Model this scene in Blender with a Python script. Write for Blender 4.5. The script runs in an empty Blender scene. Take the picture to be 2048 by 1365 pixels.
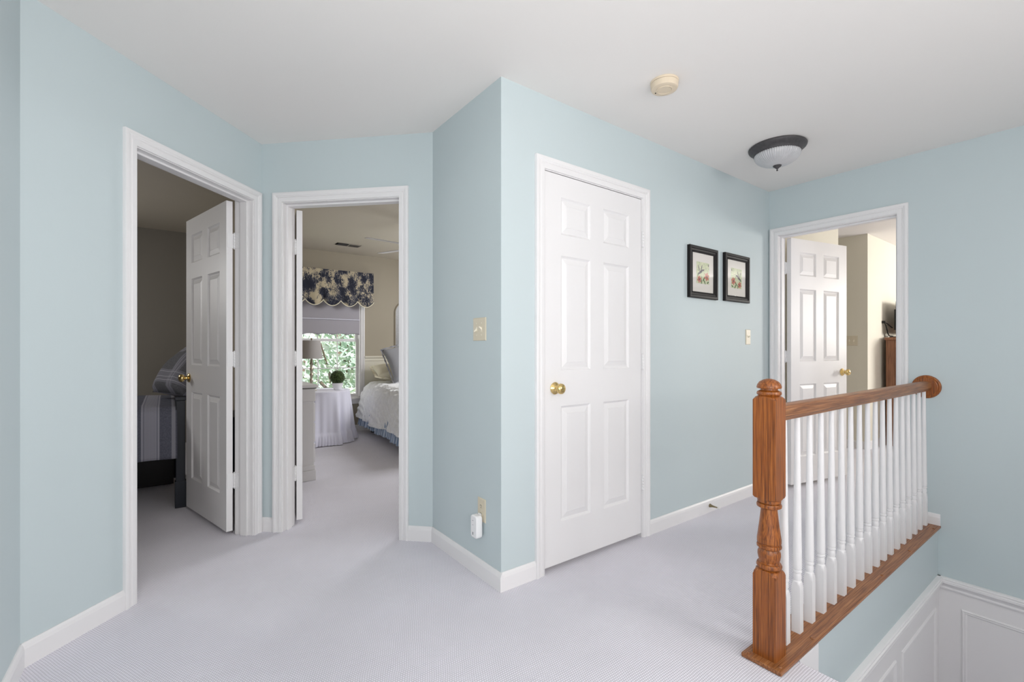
import bpy, bmesh, math, random
from mathutils import Vector, Matrix
S2 = math.sqrt(.5)
PI = math.pi
COL = bpy.context.scene.collection
rnd = random.Random(7)

# ------------------------------------------------------------------ materials
def srgb(r, g, b):
    f = lambda c: (c/255/12.92) if c/255 <= .04045 else ((c/255+.055)/1.055)**2.4
    return (f(r), f(g), f(b), 1)

def new_mat(name):
    m = bpy.data.materials.new(name); m.use_nodes = True
    nt = m.node_tree; p = nt.nodes['Principled BSDF']
    return m, nt, p

def N(nt, t, **kw):
    n = nt.nodes.new(t)
    for k, v in kw.items(): setattr(n, k, v)
    return n

def obj_coords(nt, scale=(1, 1, 1), rot=(0, 0, 0), loc=(0, 0, 0)):
    tc = N(nt, 'ShaderNodeTexCoord'); mp = N(nt, 'ShaderNodeMapping')
    mp.inputs['Scale'].default_value = scale; mp.inputs['Rotation'].default_value = rot; mp.inputs['Location'].default_value = loc
    nt.links.new(tc.outputs['Object'], mp.inputs['Vector'])
    return mp.outputs['Vector']

def ramp(nt, stops, fac):
    r = N(nt, 'ShaderNodeValToRGB'); el = r.color_ramp.elements
    el[0].position, el[0].color = stops[0]; el[1].position, el[1].color = stops[-1]
    for p, c in stops[1:-1]:
        e = el.new(p); e.color = c
    nt.links.new(fac, r.inputs['Fac'])
    return r.outputs['Color']

def bump(nt, p, height, strength=.2, dist=.002):
    b = N(nt, 'ShaderNodeBump'); b.inputs['Strength'].default_value = strength; b.inputs['Distance'].default_value = dist
    nt.links.new(height, b.inputs['Height']); nt.links.new(b.outputs['Normal'], p.inputs['Normal'])

def paint(name, c, rough=.6, var=.03, nscale=1.3, bstr=.05, bscale=220, spec=.3):
    m, nt, p = new_mat(name)
    v = obj_coords(nt)
    n = N(nt, 'ShaderNodeTexNoise'); n.inputs['Scale'].default_value = nscale; n.inputs['Detail'].default_value = 3
    nt.links.new(v, n.inputs['Vector'])
    a = tuple(x*(1-var) for x in c[:3])+(1,); b = tuple(min(1, x*(1+var)) for x in c[:3])+(1,)
    nt.links.new(ramp(nt, [(.3, a), (.7, b)], n.outputs['Fac']), p.inputs['Base Color'])
    p.inputs['Roughness'].default_value = rough
    p.inputs['Specular IOR Level'].default_value = spec
    n2 = N(nt, 'ShaderNodeTexNoise'); n2.inputs['Scale'].default_value = bscale
    nt.links.new(v, n2.inputs['Vector'])
    bump(nt, p, n2.outputs['Fac'], bstr, .001)
    return m

def metal(name, c, rough=.2):
    m, nt, p = new_mat(name)
    v = obj_coords(nt); n = N(nt, 'ShaderNodeTexNoise'); n.inputs['Scale'].default_value = 60
    nt.links.new(v, n.inputs['Vector'])
    nt.links.new(ramp(nt, [(.3, tuple(x*.85 for x in c[:3])+(1,)), (.7, c)], n.outputs['Fac']), p.inputs['Base Color'])
    p.inputs['Metallic'].default_value = 1; p.inputs['Roughness'].default_value = rough
    return m

def wood(name, axis, c0, c1, c2, rough=.4, scale=1., coat=.12):
    """grain runs along axis"""
    m, nt, p = new_mat(name)
    s = [170*scale]*3; s[axis] = 4*scale
    v = obj_coords(nt, tuple(s))
    n = N(nt, 'ShaderNodeTexNoise'); n.inputs['Scale'].default_value = 1.; n.inputs['Detail'].default_value = 4; n.inputs['Distortion'].default_value = .35
    nt.links.new(v, n.inputs['Vector'])
    s2 = [420*scale]*3; s2[axis] = 9*scale
    v2 = obj_coords(nt, tuple(s2))
    n2 = N(nt, 'ShaderNodeTexNoise'); n2.inputs['Scale'].default_value = 1.; n2.inputs['Detail'].default_value = 2
    nt.links.new(v2, n2.inputs['Vector'])
    base = ramp(nt, [(.3, c0), (.5, c1), (.72, c2)], n.outputs['Fac'])
    pore = ramp(nt, [(.36, (.42, .36, .32, 1)), (.5, (1, 1, 1, 1))], n2.outputs['Fac'])
    mx = N(nt, 'ShaderNodeMix', data_type='RGBA', blend_type='MULTIPLY'); mx.inputs[0].default_value = .75
    nt.links.new(base, mx.inputs[6]); nt.links.new(pore, mx.inputs[7])
    nt.links.new(mx.outputs[2], p.inputs['Base Color'])
    p.inputs['Roughness'].default_value = rough; p.inputs['Coat Weight'].default_value = coat; p.inputs['Coat Roughness'].default_value = .25
    bump(nt, p, n2.outputs['Fac'], .12, .0006)
    return m

def fabric(name, c, rough=.9, scale=500, var=.12, bstr=.3):
    m, nt, p = new_mat(name)
    v = obj_coords(nt)
    n = N(nt, 'ShaderNodeTexNoise'); n.inputs['Scale'].default_value = scale; n.inputs['Detail'].default_value = 2
    nt.links.new(v, n.inputs['Vector'])
    nt.links.new(ramp(nt, [(.3, tuple(x*(1-var) for x in c[:3])+(1,)), (.7, tuple(min(1, x*(1+var)) for x in c[:3])+(1,))], n.outputs['Fac']), p.inputs['Base Color'])
    p.inputs['Roughness'].default_value = rough; p.inputs['Sheen Weight'].default_value = .2
    p.inputs['Specular IOR Level'].default_value = .15
    bump(nt, p, n.outputs['Fac'], bstr, .002)
    return m

def stripes(name, base, stripe, axis, bands, rough=.9, lw=None):
    """linen with pale bands at given object coordinates: bands = [(lo, hi, colour)]"""
    m, nt, p = new_mat(name)
    tc = N(nt, 'ShaderNodeTexCoord'); sp = N(nt, 'ShaderNodeSeparateXYZ'); nt.links.new(tc.outputs['Object'], sp.inputs[0])
    n = N(nt, 'ShaderNodeTexNoise'); n.inputs['Scale'].default_value = 120; n.inputs['Detail'].default_value = 3
    nt.links.new(tc.outputs['Object'], n.inputs['Vector'])
    cur = ramp(nt, [(.3, tuple(x*.8 for x in base[:3])+(1,)), (.7, tuple(x*1.15 for x in base[:3])+(1,))], n.outputs['Fac'])
    for b in bands:
        ax = b[3] if len(b) > 3 else axis
        c = sp.outputs[ax]
        g = N(nt, 'ShaderNodeMath', operation='GREATER_THAN'); g.inputs[1].default_value = b[0]; nt.links.new(c, g.inputs[0])
        l = N(nt, 'ShaderNodeMath', operation='LESS_THAN'); l.inputs[1].default_value = b[1]; nt.links.new(c, l.inputs[0])
        mu = N(nt, 'ShaderNodeMath', operation='MULTIPLY'); nt.links.new(g.outputs[0], mu.inputs[0]); nt.links.new(l.outputs[0], mu.inputs[1])
        m2 = N(nt, 'ShaderNodeMath', operation='MULTIPLY'); nt.links.new(mu.outputs[0], m2.inputs[0]); m2.inputs[1].default_value = .8
        mx = N(nt, 'ShaderNodeMix', data_type='RGBA'); nt.links.new(m2.outputs[0], mx.inputs[0])
        nt.links.new(cur, mx.inputs[6]); mx.inputs[7].default_value = b[2]; cur = mx.outputs[2]
    nt.links.new(cur, p.inputs['Base Color']); p.inputs['Roughness'].default_value = rough; p.inputs['Specular IOR Level'].default_value = .1
    bump(nt, p, n.outputs['Fac'], .3, .002)
    return m

M = {}
M['blue'] = paint('pale_blue_wall_paint', srgb(195, 207, 210), rough=.55, var=.012, bstr=.08)
M['taupe'] = paint('taupe_wall_paint', srgb(164, 156, 140), rough=.7, var=.015)
M['taupe_grey'] = paint('grey_taupe_wall_paint', srgb(156, 152, 145), rough=.7, var=.015)
M['cream'] = paint('cream_wall_paint', srgb(224, 220, 206), rough=.7, var=.012)
M['ceil'] = paint('white_ceiling_paint', srgb(236, 233, 230), rough=.9, var=.006, bstr=.15, bscale=160)
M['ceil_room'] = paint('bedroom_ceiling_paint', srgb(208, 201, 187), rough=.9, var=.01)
M['white'] = paint('white_trim_paint', srgb(231, 230, 231), rough=.38, var=.008, bstr=.008, bscale=90, spec=.4)
M['white2'] = paint('white_hinge_paint', srgb(232, 232, 233), rough=.3, var=.02)
M['ivory'] = paint('ivory_plastic', srgb(214, 205, 184), rough=.35, var=.01, bstr=.01)
M['ivory_lt'] = paint('pale_ivory_plastic', srgb(236, 229, 212), rough=.3, var=.01, bstr=.01)
M['almond'] = paint('yellowed_plastic', srgb(220, 205, 182), rough=.45, var=.015, bstr=.01)
M['brass'] = metal('polished_brass', (.78, .58, .25, 1), .16)
M['brass_dk'] = metal('aged_brass', (.32, .26, .15, 1), .35)
M['nickel'] = metal('aged_gilt_metal', (.55, .50, .40, 1), .4)
M['bronze'] = paint('dark_bronze', srgb(72, 70, 72), rough=.45, var=.15, nscale=60)
M['black'] = paint('black_frame_lacquer', srgb(30, 28, 29), rough=.5, var=.05, nscale=40, spec=.2)
M['blackp'] = paint('black_plastic', srgb(22, 22, 24), rough=.35, var=.05)
M['navy'] = paint('navy_painted_wood', srgb(34, 38, 46), rough=.45, var=.1)
M['mat'] = paint('mat_board', srgb(222, 219, 214), rough=.9, var=.01)
M['rubber'] = paint('white_rubber', srgb(230, 228, 226), rough=.6, var=.01)
M['plast'] = paint('white_plastic', srgb(240, 240, 241), rough=.3, var=.005, bstr=.005)
M['grey'] = paint('grey_ink', srgb(120, 122, 124), rough=.6, var=.02)
M['dark'] = paint('dark_slot', srgb(30, 28, 26), rough=.8, var=.05)
M['oak'] = wood('golden_oak_upright', 2, srgb(96, 48, 14), srgb(148, 82, 28), srgb(178, 108, 46))
M['oakx'] = wood('golden_oak_lengthwise', 0, srgb(112, 64, 30), srgb(148, 94, 52), srgb(178, 124, 78))
M['pine'] = wood('red_brown_pine', 2, srgb(112, 72, 48), srgb(140, 94, 66), srgb(160, 112, 82), scale=.6, coat=.1)
M['linen_w'] = fabric('white_cotton', srgb(226, 226, 240), var=.03)
M['shade'] = fabric('grey_linen_shade', srgb(176, 172, 170), var=.05)
M['blind'] = fabric('grey_roman_blind', srgb(172, 169, 177), var=.03)
M['pil_grey'] = fabric('slate_cotton', srgb(146, 147, 152), var=.06)
M['pil_cream'] = fabric('cream_cotton', srgb(232, 226, 204), var=.03)
M['quilt'] = fabric('white_tufted_cotton', srgb(228, 230, 232), scale=45, var=.05, bstr=1.)
M['sheet'] = fabric('grey_lilac_cotton', srgb(150, 148, 164), var=.04)
M['mattress'] = fabric('mattress_ticking', srgb(200, 198, 196), var=.05)
M['leaf'] = fabric('topiary_green', srgb(82, 98, 60), scale=90, var=.35)
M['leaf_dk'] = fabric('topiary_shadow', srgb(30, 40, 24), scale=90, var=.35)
M['bark'] = paint('bark', srgb(120, 104, 92), rough=.9, var=.2, nscale=9)
M['lawn'] = paint('lawn', srgb(120, 150, 90), rough=.95, var=.2, nscale=2)
M['pot'] = paint('white_ceramic', srgb(238, 238, 240), rough=.2, var=.005, bstr=.005)
M['furn'] = paint('pale_grey_painted_wood', srgb(226, 225, 226), rough=.4, var=.01)
M['stone'] = paint('pale_stone_edge', srgb(120, 118, 116), rough=.5, var=.05)
M['red'] = paint('petal_red', srgb(186, 110, 94), rough=.8, var=.25, nscale=160)
M['pgreen'] = paint('print_green', srgb(70, 100, 60), rough=.8, var=.3, nscale=160)
M['pdark'] = paint('print_dark', srgb(70, 62, 74), rough=.8, var=.3, nscale=160)
M['mirror'] = metal('mirror_silver', (.26, .26, .26, 1), .55)

def bedskirt_mat():
    m, nt, p = new_mat('blue_striped_ticking')
    tc = N(nt, 'ShaderNodeTexCoord'); sp = N(nt, 'ShaderNodeSeparateXYZ'); nt.links.new(tc.outputs['UV'], sp.inputs[0])
    s = N(nt, 'ShaderNodeMath', operation='SINE'); mu = N(nt, 'ShaderNodeMath', operation='MULTIPLY'); mu.inputs[1].default_value = 2*PI/.022
    nt.links.new(sp.outputs[0], mu.inputs[0]); nt.links.new(mu.outputs[0], s.inputs[0])
    nt.links.new(ramp(nt, [(.35, srgb(128, 146, 172)), (.65, srgb(200, 210, 224))], s.outputs[0]), p.inputs['Base Color'])
    p.inputs['Roughness'].default_value = .9
    return m
M['skirt'] = bedskirt_mat()

def toile_mat():
    m, nt, p = new_mat('navy_toile_print')
    v = obj_coords(nt, (1, 1, .75))
    n0 = N(nt, 'ShaderNodeTexNoise'); n0.inputs['Scale'].default_value = 9; n0.inputs['Detail'].default_value = 1.8
    nt.links.new(v, n0.inputs['Vector'])
    v1 = obj_coords(nt, (1, 1, .45))
    n1 = N(nt, 'ShaderNodeTexNoise'); n1.inputs['Scale'].default_value = 58; n1.inputs['Detail'].default_value = 6; n1.inputs['Distortion'].default_value = 1.6
    nt.links.new(v1, n1.inputs['Vector'])
    a = N(nt, 'ShaderNodeMath', operation='MULTIPLY'); a.inputs[1].default_value = 1.25; nt.links.new(n0.outputs['Fac'], a.inputs[0])
    b = N(nt, 'ShaderNodeMath', operation='ADD'); nt.links.new(a.outputs[0], b.inputs[0]); nt.links.new(n1.outputs['Fac'], b.inputs[1])
    nt.links.new(ramp(nt, [(.0, srgb(190, 178, 152)), (.50, srgb(190, 178, 152)), (.55, srgb(84, 86, 96)), (.61, srgb(34, 38, 54))],
                      _half(nt, b.outputs[0])), p.inputs['Base Color'])
    p.inputs['Roughness'].default_value = .9
    return m
def _half(nt, s, k=.50):
    h = N(nt, 'ShaderNodeMath', operation='MULTIPLY'); h.inputs[1].default_value = k; nt.links.new(s, h.inputs[0]); return h.outputs[0]
M['toile'] = toile_mat()

def carpet_mat():
    m, nt, p = new_mat('lavender_grey_loop_carpet')
    tc = N(nt, 'ShaderNodeTexCoord'); sp = N(nt, 'ShaderNodeSeparateXYZ')
    # slight wobble of the loop rows
    nw = N(nt, 'ShaderNodeTexNoise'); nw.inputs['Scale'].default_value = 9; nt.links.new(tc.outputs['Object'], nw.inputs['Vector'])
    mxv = N(nt, 'ShaderNodeMix', data_type='VECTOR'); mxv.inputs[0].default_value = .012
    nt.links.new(tc.outputs['Object'], mxv.inputs[4]); nt.links.new(nw.outputs['Color'], mxv.inputs[5])
    nt.links.new(mxv.outputs[1], sp.inputs[0])
    def wave(sock, period, phase=None):
        a = N(nt, 'ShaderNodeMath', operation='MULTIPLY'); a.inputs[1].default_value = 2*PI/period; nt.links.new(sock, a.inputs[0])
        out = a.outputs[0]
        if phase:
            ad = N(nt, 'ShaderNodeMath', operation='ADD'); nt.links.new(out, ad.inputs[0]); nt.links.new(phase, ad.inputs[1]); out = ad.outputs[0]
        s = N(nt, 'ShaderNodeMath', operation='SINE'); nt.links.new(out, s.inputs[0]); return s.outputs[0]
    # alternate rows are offset by half a loop
    fl = N(nt, 'ShaderNodeMath', operation='MULTIPLY'); fl.inputs[1].default_value = 1/.0085; nt.links.new(sp.outputs[1], fl.inputs[0])
    ff = N(nt, 'ShaderNodeMath', operation='FLOOR'); nt.links.new(fl.outputs[0], ff.inputs[0])
    ph = N(nt, 'ShaderNodeMath', operation='MULTIPLY'); ph.inputs[1].default_value = PI; nt.links.new(ff.outputs[0], ph.inputs[0])
    wx = wave(sp.outputs[0], .0085, ph.outputs[0])
    fr = N(nt, 'ShaderNodeMath', operation='FRACT'); nt.links.new(fl.outputs[0], fr.inputs[0])
    fp = N(nt, 'ShaderNodeMath', operation='MULTIPLY'); fp.inputs[1].default_value = PI; nt.links.new(fr.outputs[0], fp.inputs[0])
    wy = N(nt, 'ShaderNodeMath', operation='SINE'); nt.links.new(fp.outputs[0], wy.inputs[0])
    s0 = N(nt, 'ShaderNodeMath', operation='MULTIPLY_ADD'); s0.inputs[1].default_value = .34; s0.inputs[2].default_value = .58; nt.links.new(wx, s0.inputs[0])
    su = N(nt, 'ShaderNodeMath', operation='MULTIPLY'); nt.links.new(s0.outputs[0], su.inputs[0]); nt.links.new(wy.outputs[0], su.inputs[1])
    hn = N(nt, 'ShaderNodeMapRange'); hn.inputs['From Min'].default_value = 0; hn.inputs['From Max'].default_value = 1.0
    nt.links.new(su.outputs[0], hn.inputs['Value'])
    n = N(nt, 'ShaderNodeTexNoise'); n.inputs['Scale'].default_value = 1.6; n.inputs['Detail'].default_value = 5; nt.links.new(tc.outputs['Object'], n.inputs['Vector'])
    loops = ramp(nt, [(.12, srgb(198, 196, 205)), (.6, srgb(240, 238, 247))], hn.outputs[0])
    patch = ramp(nt, [(.35, (.93, .93, .925, 1)), (.65, (1, 1, 1, 1))], n.outputs['Fac'])
    mx = N(nt, 'ShaderNodeMix', data_type='RGBA', blend_type='MULTIPLY'); mx.inputs[0].default_value = 1
    nt.links.new(loops, mx.inputs[6]); nt.links.new(patch, mx.inputs[7])
    nt.links.new(mx.outputs[2], p.inputs['Base Color'])
    p.inputs['Roughness'].default_value = .95; p.inputs['Specular IOR Level'].default_value = .1; p.inputs['Sheen Weight'].default_value = .15
    bump(nt, p, hn.outputs[0], .35, .004)
    return m
M['carpet'] = carpet_mat()

def print_mat():
    m, nt, p = new_mat('botanical_print_ground')
    v = obj_coords(nt); n = N(nt, 'ShaderNodeTexNoise'); n.inputs['Scale'].default_value = 70; n.inputs['Detail'].default_value = 4; n.inputs['Distortion'].default_value = 1
    nt.links.new(v, n.inputs['Vector'])
    nt.links.new(ramp(nt, [(.3, srgb(150, 166, 120)), (.48, srgb(196, 206, 170)), (.7, srgb(214, 212, 184))], n.outputs['Fac']), p.inputs['Base Color'])
    p.inputs['Roughness'].default_value = .7
    return m
M['print'] = print_mat()

def glass_mat(name='window_glass', tint=(1, 1, 1, 1), g=.06):
    m, nt, p = new_mat(name)
    nt.nodes.remove(p)
    t = N(nt, 'ShaderNodeBsdfTransparent'); t.inputs[0].default_value = tint
    gl = N(nt, 'ShaderNodeBsdfGlossy'); gl.inputs['Roughness'].default_value = .02
    mx = N(nt, 'ShaderNodeMixShader'); mx.inputs[0].default_value = g
    nt.links.new(t.outputs[0], mx.inputs[1]); nt.links.new(gl.outputs[0], mx.inputs[2])
    nt.links.new(mx.outputs[0], nt.nodes['Material Output'].inputs['Surface'])
    return m
M['glass'] = glass_mat()

def bowl_mat():
    m, nt, p = new_mat('frosted_ribbed_glass')
    v = obj_coords(nt); n = N(nt, 'ShaderNodeTexNoise'); n.inputs['Scale'].default_value = 12; nt.links.new(v, n.inputs['Vector'])
    nt.links.new(ramp(nt, [(.3, srgb(184, 184, 187)), (.7, srgb(200, 200, 202))], n.outputs['Fac']), p.inputs['Base Color'])
    p.inputs['Roughness'].default_value = .28; p.inputs['Coat Weight'].default_value = .3
    return m
M['bowl'] = bowl_mat()

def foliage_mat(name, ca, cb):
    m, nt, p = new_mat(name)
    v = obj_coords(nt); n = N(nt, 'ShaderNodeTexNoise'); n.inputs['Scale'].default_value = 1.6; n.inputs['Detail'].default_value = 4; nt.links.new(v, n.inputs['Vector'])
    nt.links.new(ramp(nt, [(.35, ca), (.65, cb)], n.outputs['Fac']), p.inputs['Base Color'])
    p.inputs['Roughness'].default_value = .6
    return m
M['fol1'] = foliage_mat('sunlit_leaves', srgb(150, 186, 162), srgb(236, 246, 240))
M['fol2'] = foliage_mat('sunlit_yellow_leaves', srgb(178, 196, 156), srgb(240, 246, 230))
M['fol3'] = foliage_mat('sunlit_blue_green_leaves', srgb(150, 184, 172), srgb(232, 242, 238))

# ------------------------------------------------------------------ mesh builder
class MB:
    def __init__(s): s.v = []; s.f = []; s.mi = []; s.mats = []; s.uv = None
    def slot(s, mat):
        if mat not in s.mats: s.mats.append(mat)
        return s.mats.index(mat)
    def add(s, vs, fs, mat, T=None):
        b = len(s.v); k = s.slot(mat)
        for v in vs:
            v = Vector(v)
            s.v.append(T @ v if T else v)
        for f in fs: s.f.append([b+i for i in f]); s.mi.append(k)
        return s
    def box(s, x0, x1, y0, y1, z0, z1, mat, T=None):
        vs = [(x, y, z) for z in (z0, z1) for y in (y0, y1) for x in (x0, x1)]
        fs = [(0, 2, 3, 1), (4, 5, 7, 6), (0, 1, 5, 4), (2, 6, 7, 3), (0, 4, 6, 2), (1, 3, 7, 5)]
        return s.add(vs, fs, mat, T)
    def prism(s, poly, z0, z1, mat, T=None):
        n = len(poly)
        a = sum(poly[i][0]*poly[(i+1) % n][1]-poly[(i+1) % n][0]*poly[i][1] for i in range(n))
        if a < 0: poly = poly[::-1]
        vs = [(x, y, z0) for x, y in poly]+[(x, y, z1) for x, y in poly]
        fs = [tuple(range(n-1, -1, -1)), tuple(range(n, 2*n))]+[(i, (i+1) % n, n+(i+1) % n, n+i) for i in range(n)]
        return s.add(vs, fs, mat, T)
    def lathe(s, prof, mat, T=None, n=32, lobe=None, square=None):
        """prof: [(r, z)] bottom to top; square=a clips the section to a square of half side a"""
        vs, fs = [], []
        for (r, z, *q) in prof:
            a = q[0] if q else square
            for i in range(n):
                t = 2*PI*i/n
                rr = r
                if a: rr = min(r, a/max(abs(math.cos(t)), abs(math.sin(t))))
                if lobe: rr = r*(1+lobe[1]*math.cos(lobe[0]*t))
                vs.append((rr*math.cos(t), rr*math.sin(t), z))
        m = len(prof)
        for j in range(m-1):
            for i in range(n):
                k = (i+1) % n
                fs.append((j*n+i, j*n+k, (j+1)*n+k, (j+1)*n+i))
        fs.append(tuple(range(n-1, -1, -1))); fs.append(tuple((m-1)*n+i for i in range(n)))
        return s.add(vs, fs, mat, T)
    def tube(s, pts, r, mat, T=None, n=10, radii=None):
        pts = [Vector(p) for p in pts]; vs, fs = [], []
        for i, p in enumerate(pts):
            d = (pts[min(i+1, len(pts)-1)]-pts[max(i-1, 0)]).normalized()
            up = Vector((0, 0, 1)) if abs(d.z) < .95 else Vector((1, 0, 0))
            a = d.cross(up).normalized(); b = a.cross(d)
            rr = radii[i] if radii else r
            for k in range(n):
                t = 2*PI*k/n; vs.append(p+a*math.cos(t)*rr+b*math.sin(t)*rr)
        for j in range(len(pts)-1):
            for i in range(n):
                k = (i+1) % n; fs.append((j*n+i, (j+1)*n+i, (j+1)*n+k, j*n+k))
        fs.append(tuple(range(n))); fs.append(tuple((len(pts)-1)*n+i for i in range(n-1, -1, -1)))
        return s.add(vs, fs, mat, T)
    def sweep(s, path, prof, mat, T=None, closed=False):
        """moulding on a vertical plane: path of (x, z); prof of (offset to the left of travel, height off the wall towards -y)"""
        n = len(path); P = [Vector((p[0], p[1])) for p in path]; vs, fs = [], []
        for i in range(n):
            def nrm(a, b): d = (b-a).normalized(); return Vector((-d.y, d.x))
            if closed: n0, n1 = nrm(P[i-1], P[i]), nrm(P[i], P[(i+1) % n])
            else:
                n0 = nrm(P[i-1], P[i]) if i > 0 else nrm(P[i], P[i+1]); n1 = nrm(P[i], P[i+1]) if i < n-1 else n0
            mt = (n0+n1); mt = mt/(mt.dot(n0)) if mt.length > 1e-6 else n0
            for (o, h) in prof:
                q = P[i]+mt*o; vs.append((q.x, -h, q.y))
        k = len(prof)
        for i in range(n if closed else n-1):
            j = (i+1) % n
            for q in range(k-1): fs.append((i*k+q, j*k+q, j*k+q+1, i*k+q+1))
            if not closed or True: fs.append((i*k+k-1, j*k+k-1, j*k, i*k))
        if not closed:
            fs.append(tuple(range(k-1, -1, -1))); fs.append(tuple((n-1)*k+q for q in range(k)))
        return s.add(vs, fs, mat, T)
    def grid(s, fn, nu, nv, mat, T=None, wrap=False, uv=False):
        vs = [fn(i/nu, j/nv) for j in range(nv+1) for i in range(nu+1)]
        fs = [(j*(nu+1)+i, j*(nu+1)+i+1, (j+1)*(nu+1)+i+1, (j+1)*(nu+1)+i) for j in range(nv) for i in range(nu)]
        return s.add(vs, fs, mat, T)
    def build(s, name, parent=None, smooth=False, bevel=0, fix=True, solid=0, subsurf=0):
        me = bpy.data.meshes.new(name)
        me.from_pydata([tuple(v) for v in s.v], [], s.f)
        for m in s.mats: me.materials.append(m)
        for p, k in zip(me.polygons, s.mi): p.material_index = k
        if fix:
            bm = bmesh.new(); bm.from_mesh(me); bmesh.ops.recalc_face_normals(bm, faces=bm.faces); bm.to_mesh(me); bm.free()
        if smooth:
            for p in me.polygons: p.use_smooth = True
            if smooth != 'all':
                try: me.set_sharp_from_angle(angle=math.radians(smooth if isinstance(smooth, (int, float)) and smooth > 1 else 38))
                except Exception: pass
        o = bpy.data.objects.new(name, me); COL.objects.link(o)
        if parent: o.parent = parent
        if bevel:
            b = o.modifiers.new('bevel', 'BEVEL'); b.width = bevel; b.segments = 2; b.limit_method = 'ANGLE'; b.angle_limit = math.radians(40)
        if solid:
            b = o.modifiers.new('solid', 'SOLIDIFY'); b.thickness = solid
        if subsurf:
            b = o.modifiers.new('sub', 'SUBSURF'); b.levels = subsurf; b.render_levels = subsurf
        return o

def tag(o, label, cat, kind=None, group=None):
    o['label'] = label; o['category'] = cat
    if kind: o['kind'] = kind
    if group: o['group'] = group
    return o

def empty(name, loc=(0, 0, 0), rz=0, parent=None):
    o = bpy.data.objects.new(name, None); o.empty_display_size = .1; COL.objects.link(o)
    o.location = loc; o.rotation_euler = (0, 0, rz)
    if parent: o.parent = parent
    return o

def TR(x, y, z=0, rz=0, rx=0, ry=0):
    return Matrix.Translation((x, y, z)) @ Matrix.Rotation(rz, 4, 'Z') @ Matrix.Rotation(ry, 4, 'Y') @ Matrix.Rotation(rx, 4, 'X')

# ------------------------------------------------------------------ layout (metres; walls meet at 45 and 90 degrees)
H = 2.44; T = .115
AB = (.4748, 3.2833); BE = (AB[0]+S2*1.1195, AB[1]-S2*1.1195); EC = (BE[0], BE[1]-.7045); CD = (EC[0]+2.6981, EC[1])
AF = (AB[0]-S2*1.272, AB[1]-S2*1.272)
RM = .018   # jamb lining

def wall(name, P, ang, x0, x1, z0, z1, front, back, openings=(), t=T, label='', door_h=2.06):
    z1 += .0215
    b = MB(); Tm = TR(P[0], P[1], 0, ang)
    cuts = [x0]
    for (a, c, *_) in openings: cuts += [a-RM, c+RM]
    cuts.append(x1)
    def piece(xa, xb, za, zb):
        b.box(xa, xb, 0, t, za, zb, front, Tm)
        # back half in the back room's paint
        if back is not front: b.box(xa, xb, t, t+.004, za, zb, back, Tm)
    for i in range(0, len(cuts), 2): piece(cuts[i], cuts[i+1], z0, z1)
    for (a, c, zt, *zb) in openings:
        piece(a-RM, c+RM, zt+RM, z1)
        lo = zb[0] if zb else 0
        if lo > z0: piece(a-RM, c+RM, z0, lo)
    o = b.build(name)
    return tag(o, label, 'wall', 'structure')

A_open = (1.272-.832, 1.272-.077)     # local x from AF
B_open = (.147, .907); C_open = (.270, 1.050); D_open = (1.787-1.712, 1.787-.958); DH = 2.062
wall('wall_left', AF, PI/4, -.16, 1.272+T, 0, H, M['blue'], M['taupe'], [(A_open[0], A_open[1], DH)], label='pale blue wall holding the doorway to the dim bedroom')
wall('wall_back', AB, -PI/4, -T, 1.1195+.16, 0, H, M['blue'], M['taupe'], [(B_open[0], B_open[1], DH)], label='narrow pale blue wall holding the doorway to the window bedroom')
wall('wall_return', BE, -PI/2, -.08, .7045-T, 0, H, M['blue'], M['taupe'], label='short shaded blue wall with double switch and outlet')
wall('wall_closet', EC, 0, .0, 2.6981+T, 0, H, M['blue'], M['blue'], [(C_open[0], C_open[1], DH)], label='blue wall with the closed white door and two framed prints')
wall('wall_right', CD, -PI/2, -T, 4.3, -1.5, H, M['blue'], M['cream'], [(D_open[0], D_open[1], DH, -.01)], label='blue wall on the right with the doorway beyond the railing')
b = MB(); b.box(AF[0]-T, AF[0], -2.6, AF[1]+.03, 0, H, M['blue'])
tag(b.build('wall_corner'), 'sliver of blue wall at the far left edge', 'wall', 'structure')
b = MB(); b.box(1.86, 3.965, .7475, .87, -1.5, -.004, M['blue'])
tag(b.build('wall_stairwell'), 'pale blue stairwell wall below the oak railing', 'wall', 'structure')

# dim bedroom walls
def simple_wall(name, x0, x1, y0, y1, z0, z1, mat, label):
    b = MB(); b.box(x0, x1, y0, y1, z0, z1+.03, mat)
    return tag(b.build(name), label, 'wall', 'structure')
simple_wall('wall_dim_bedroom_far', -2.7, .55, 6.4, 6.6, 0, H, M['taupe_grey'], 'plain taupe far wall behind the striped bed')
simple_wall('wall_dim_bedroom_side', -2.8, -2.7, 2.3, 6.6, 0, H, M['taupe_grey'], 'taupe side wall of the dim bedroom')
simple_wall('wall_dim_bedroom_near', -2.8, AF[0]-T, 2.25, 2.36, 0, H, M['taupe_grey'], 'taupe near wall of the dim bedroom')
simple_wall('wall_divider', .5, .6, 3.42, 6.5, 0, H, M['taupe'], 'taupe dividing wall between the two bedrooms')
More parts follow.
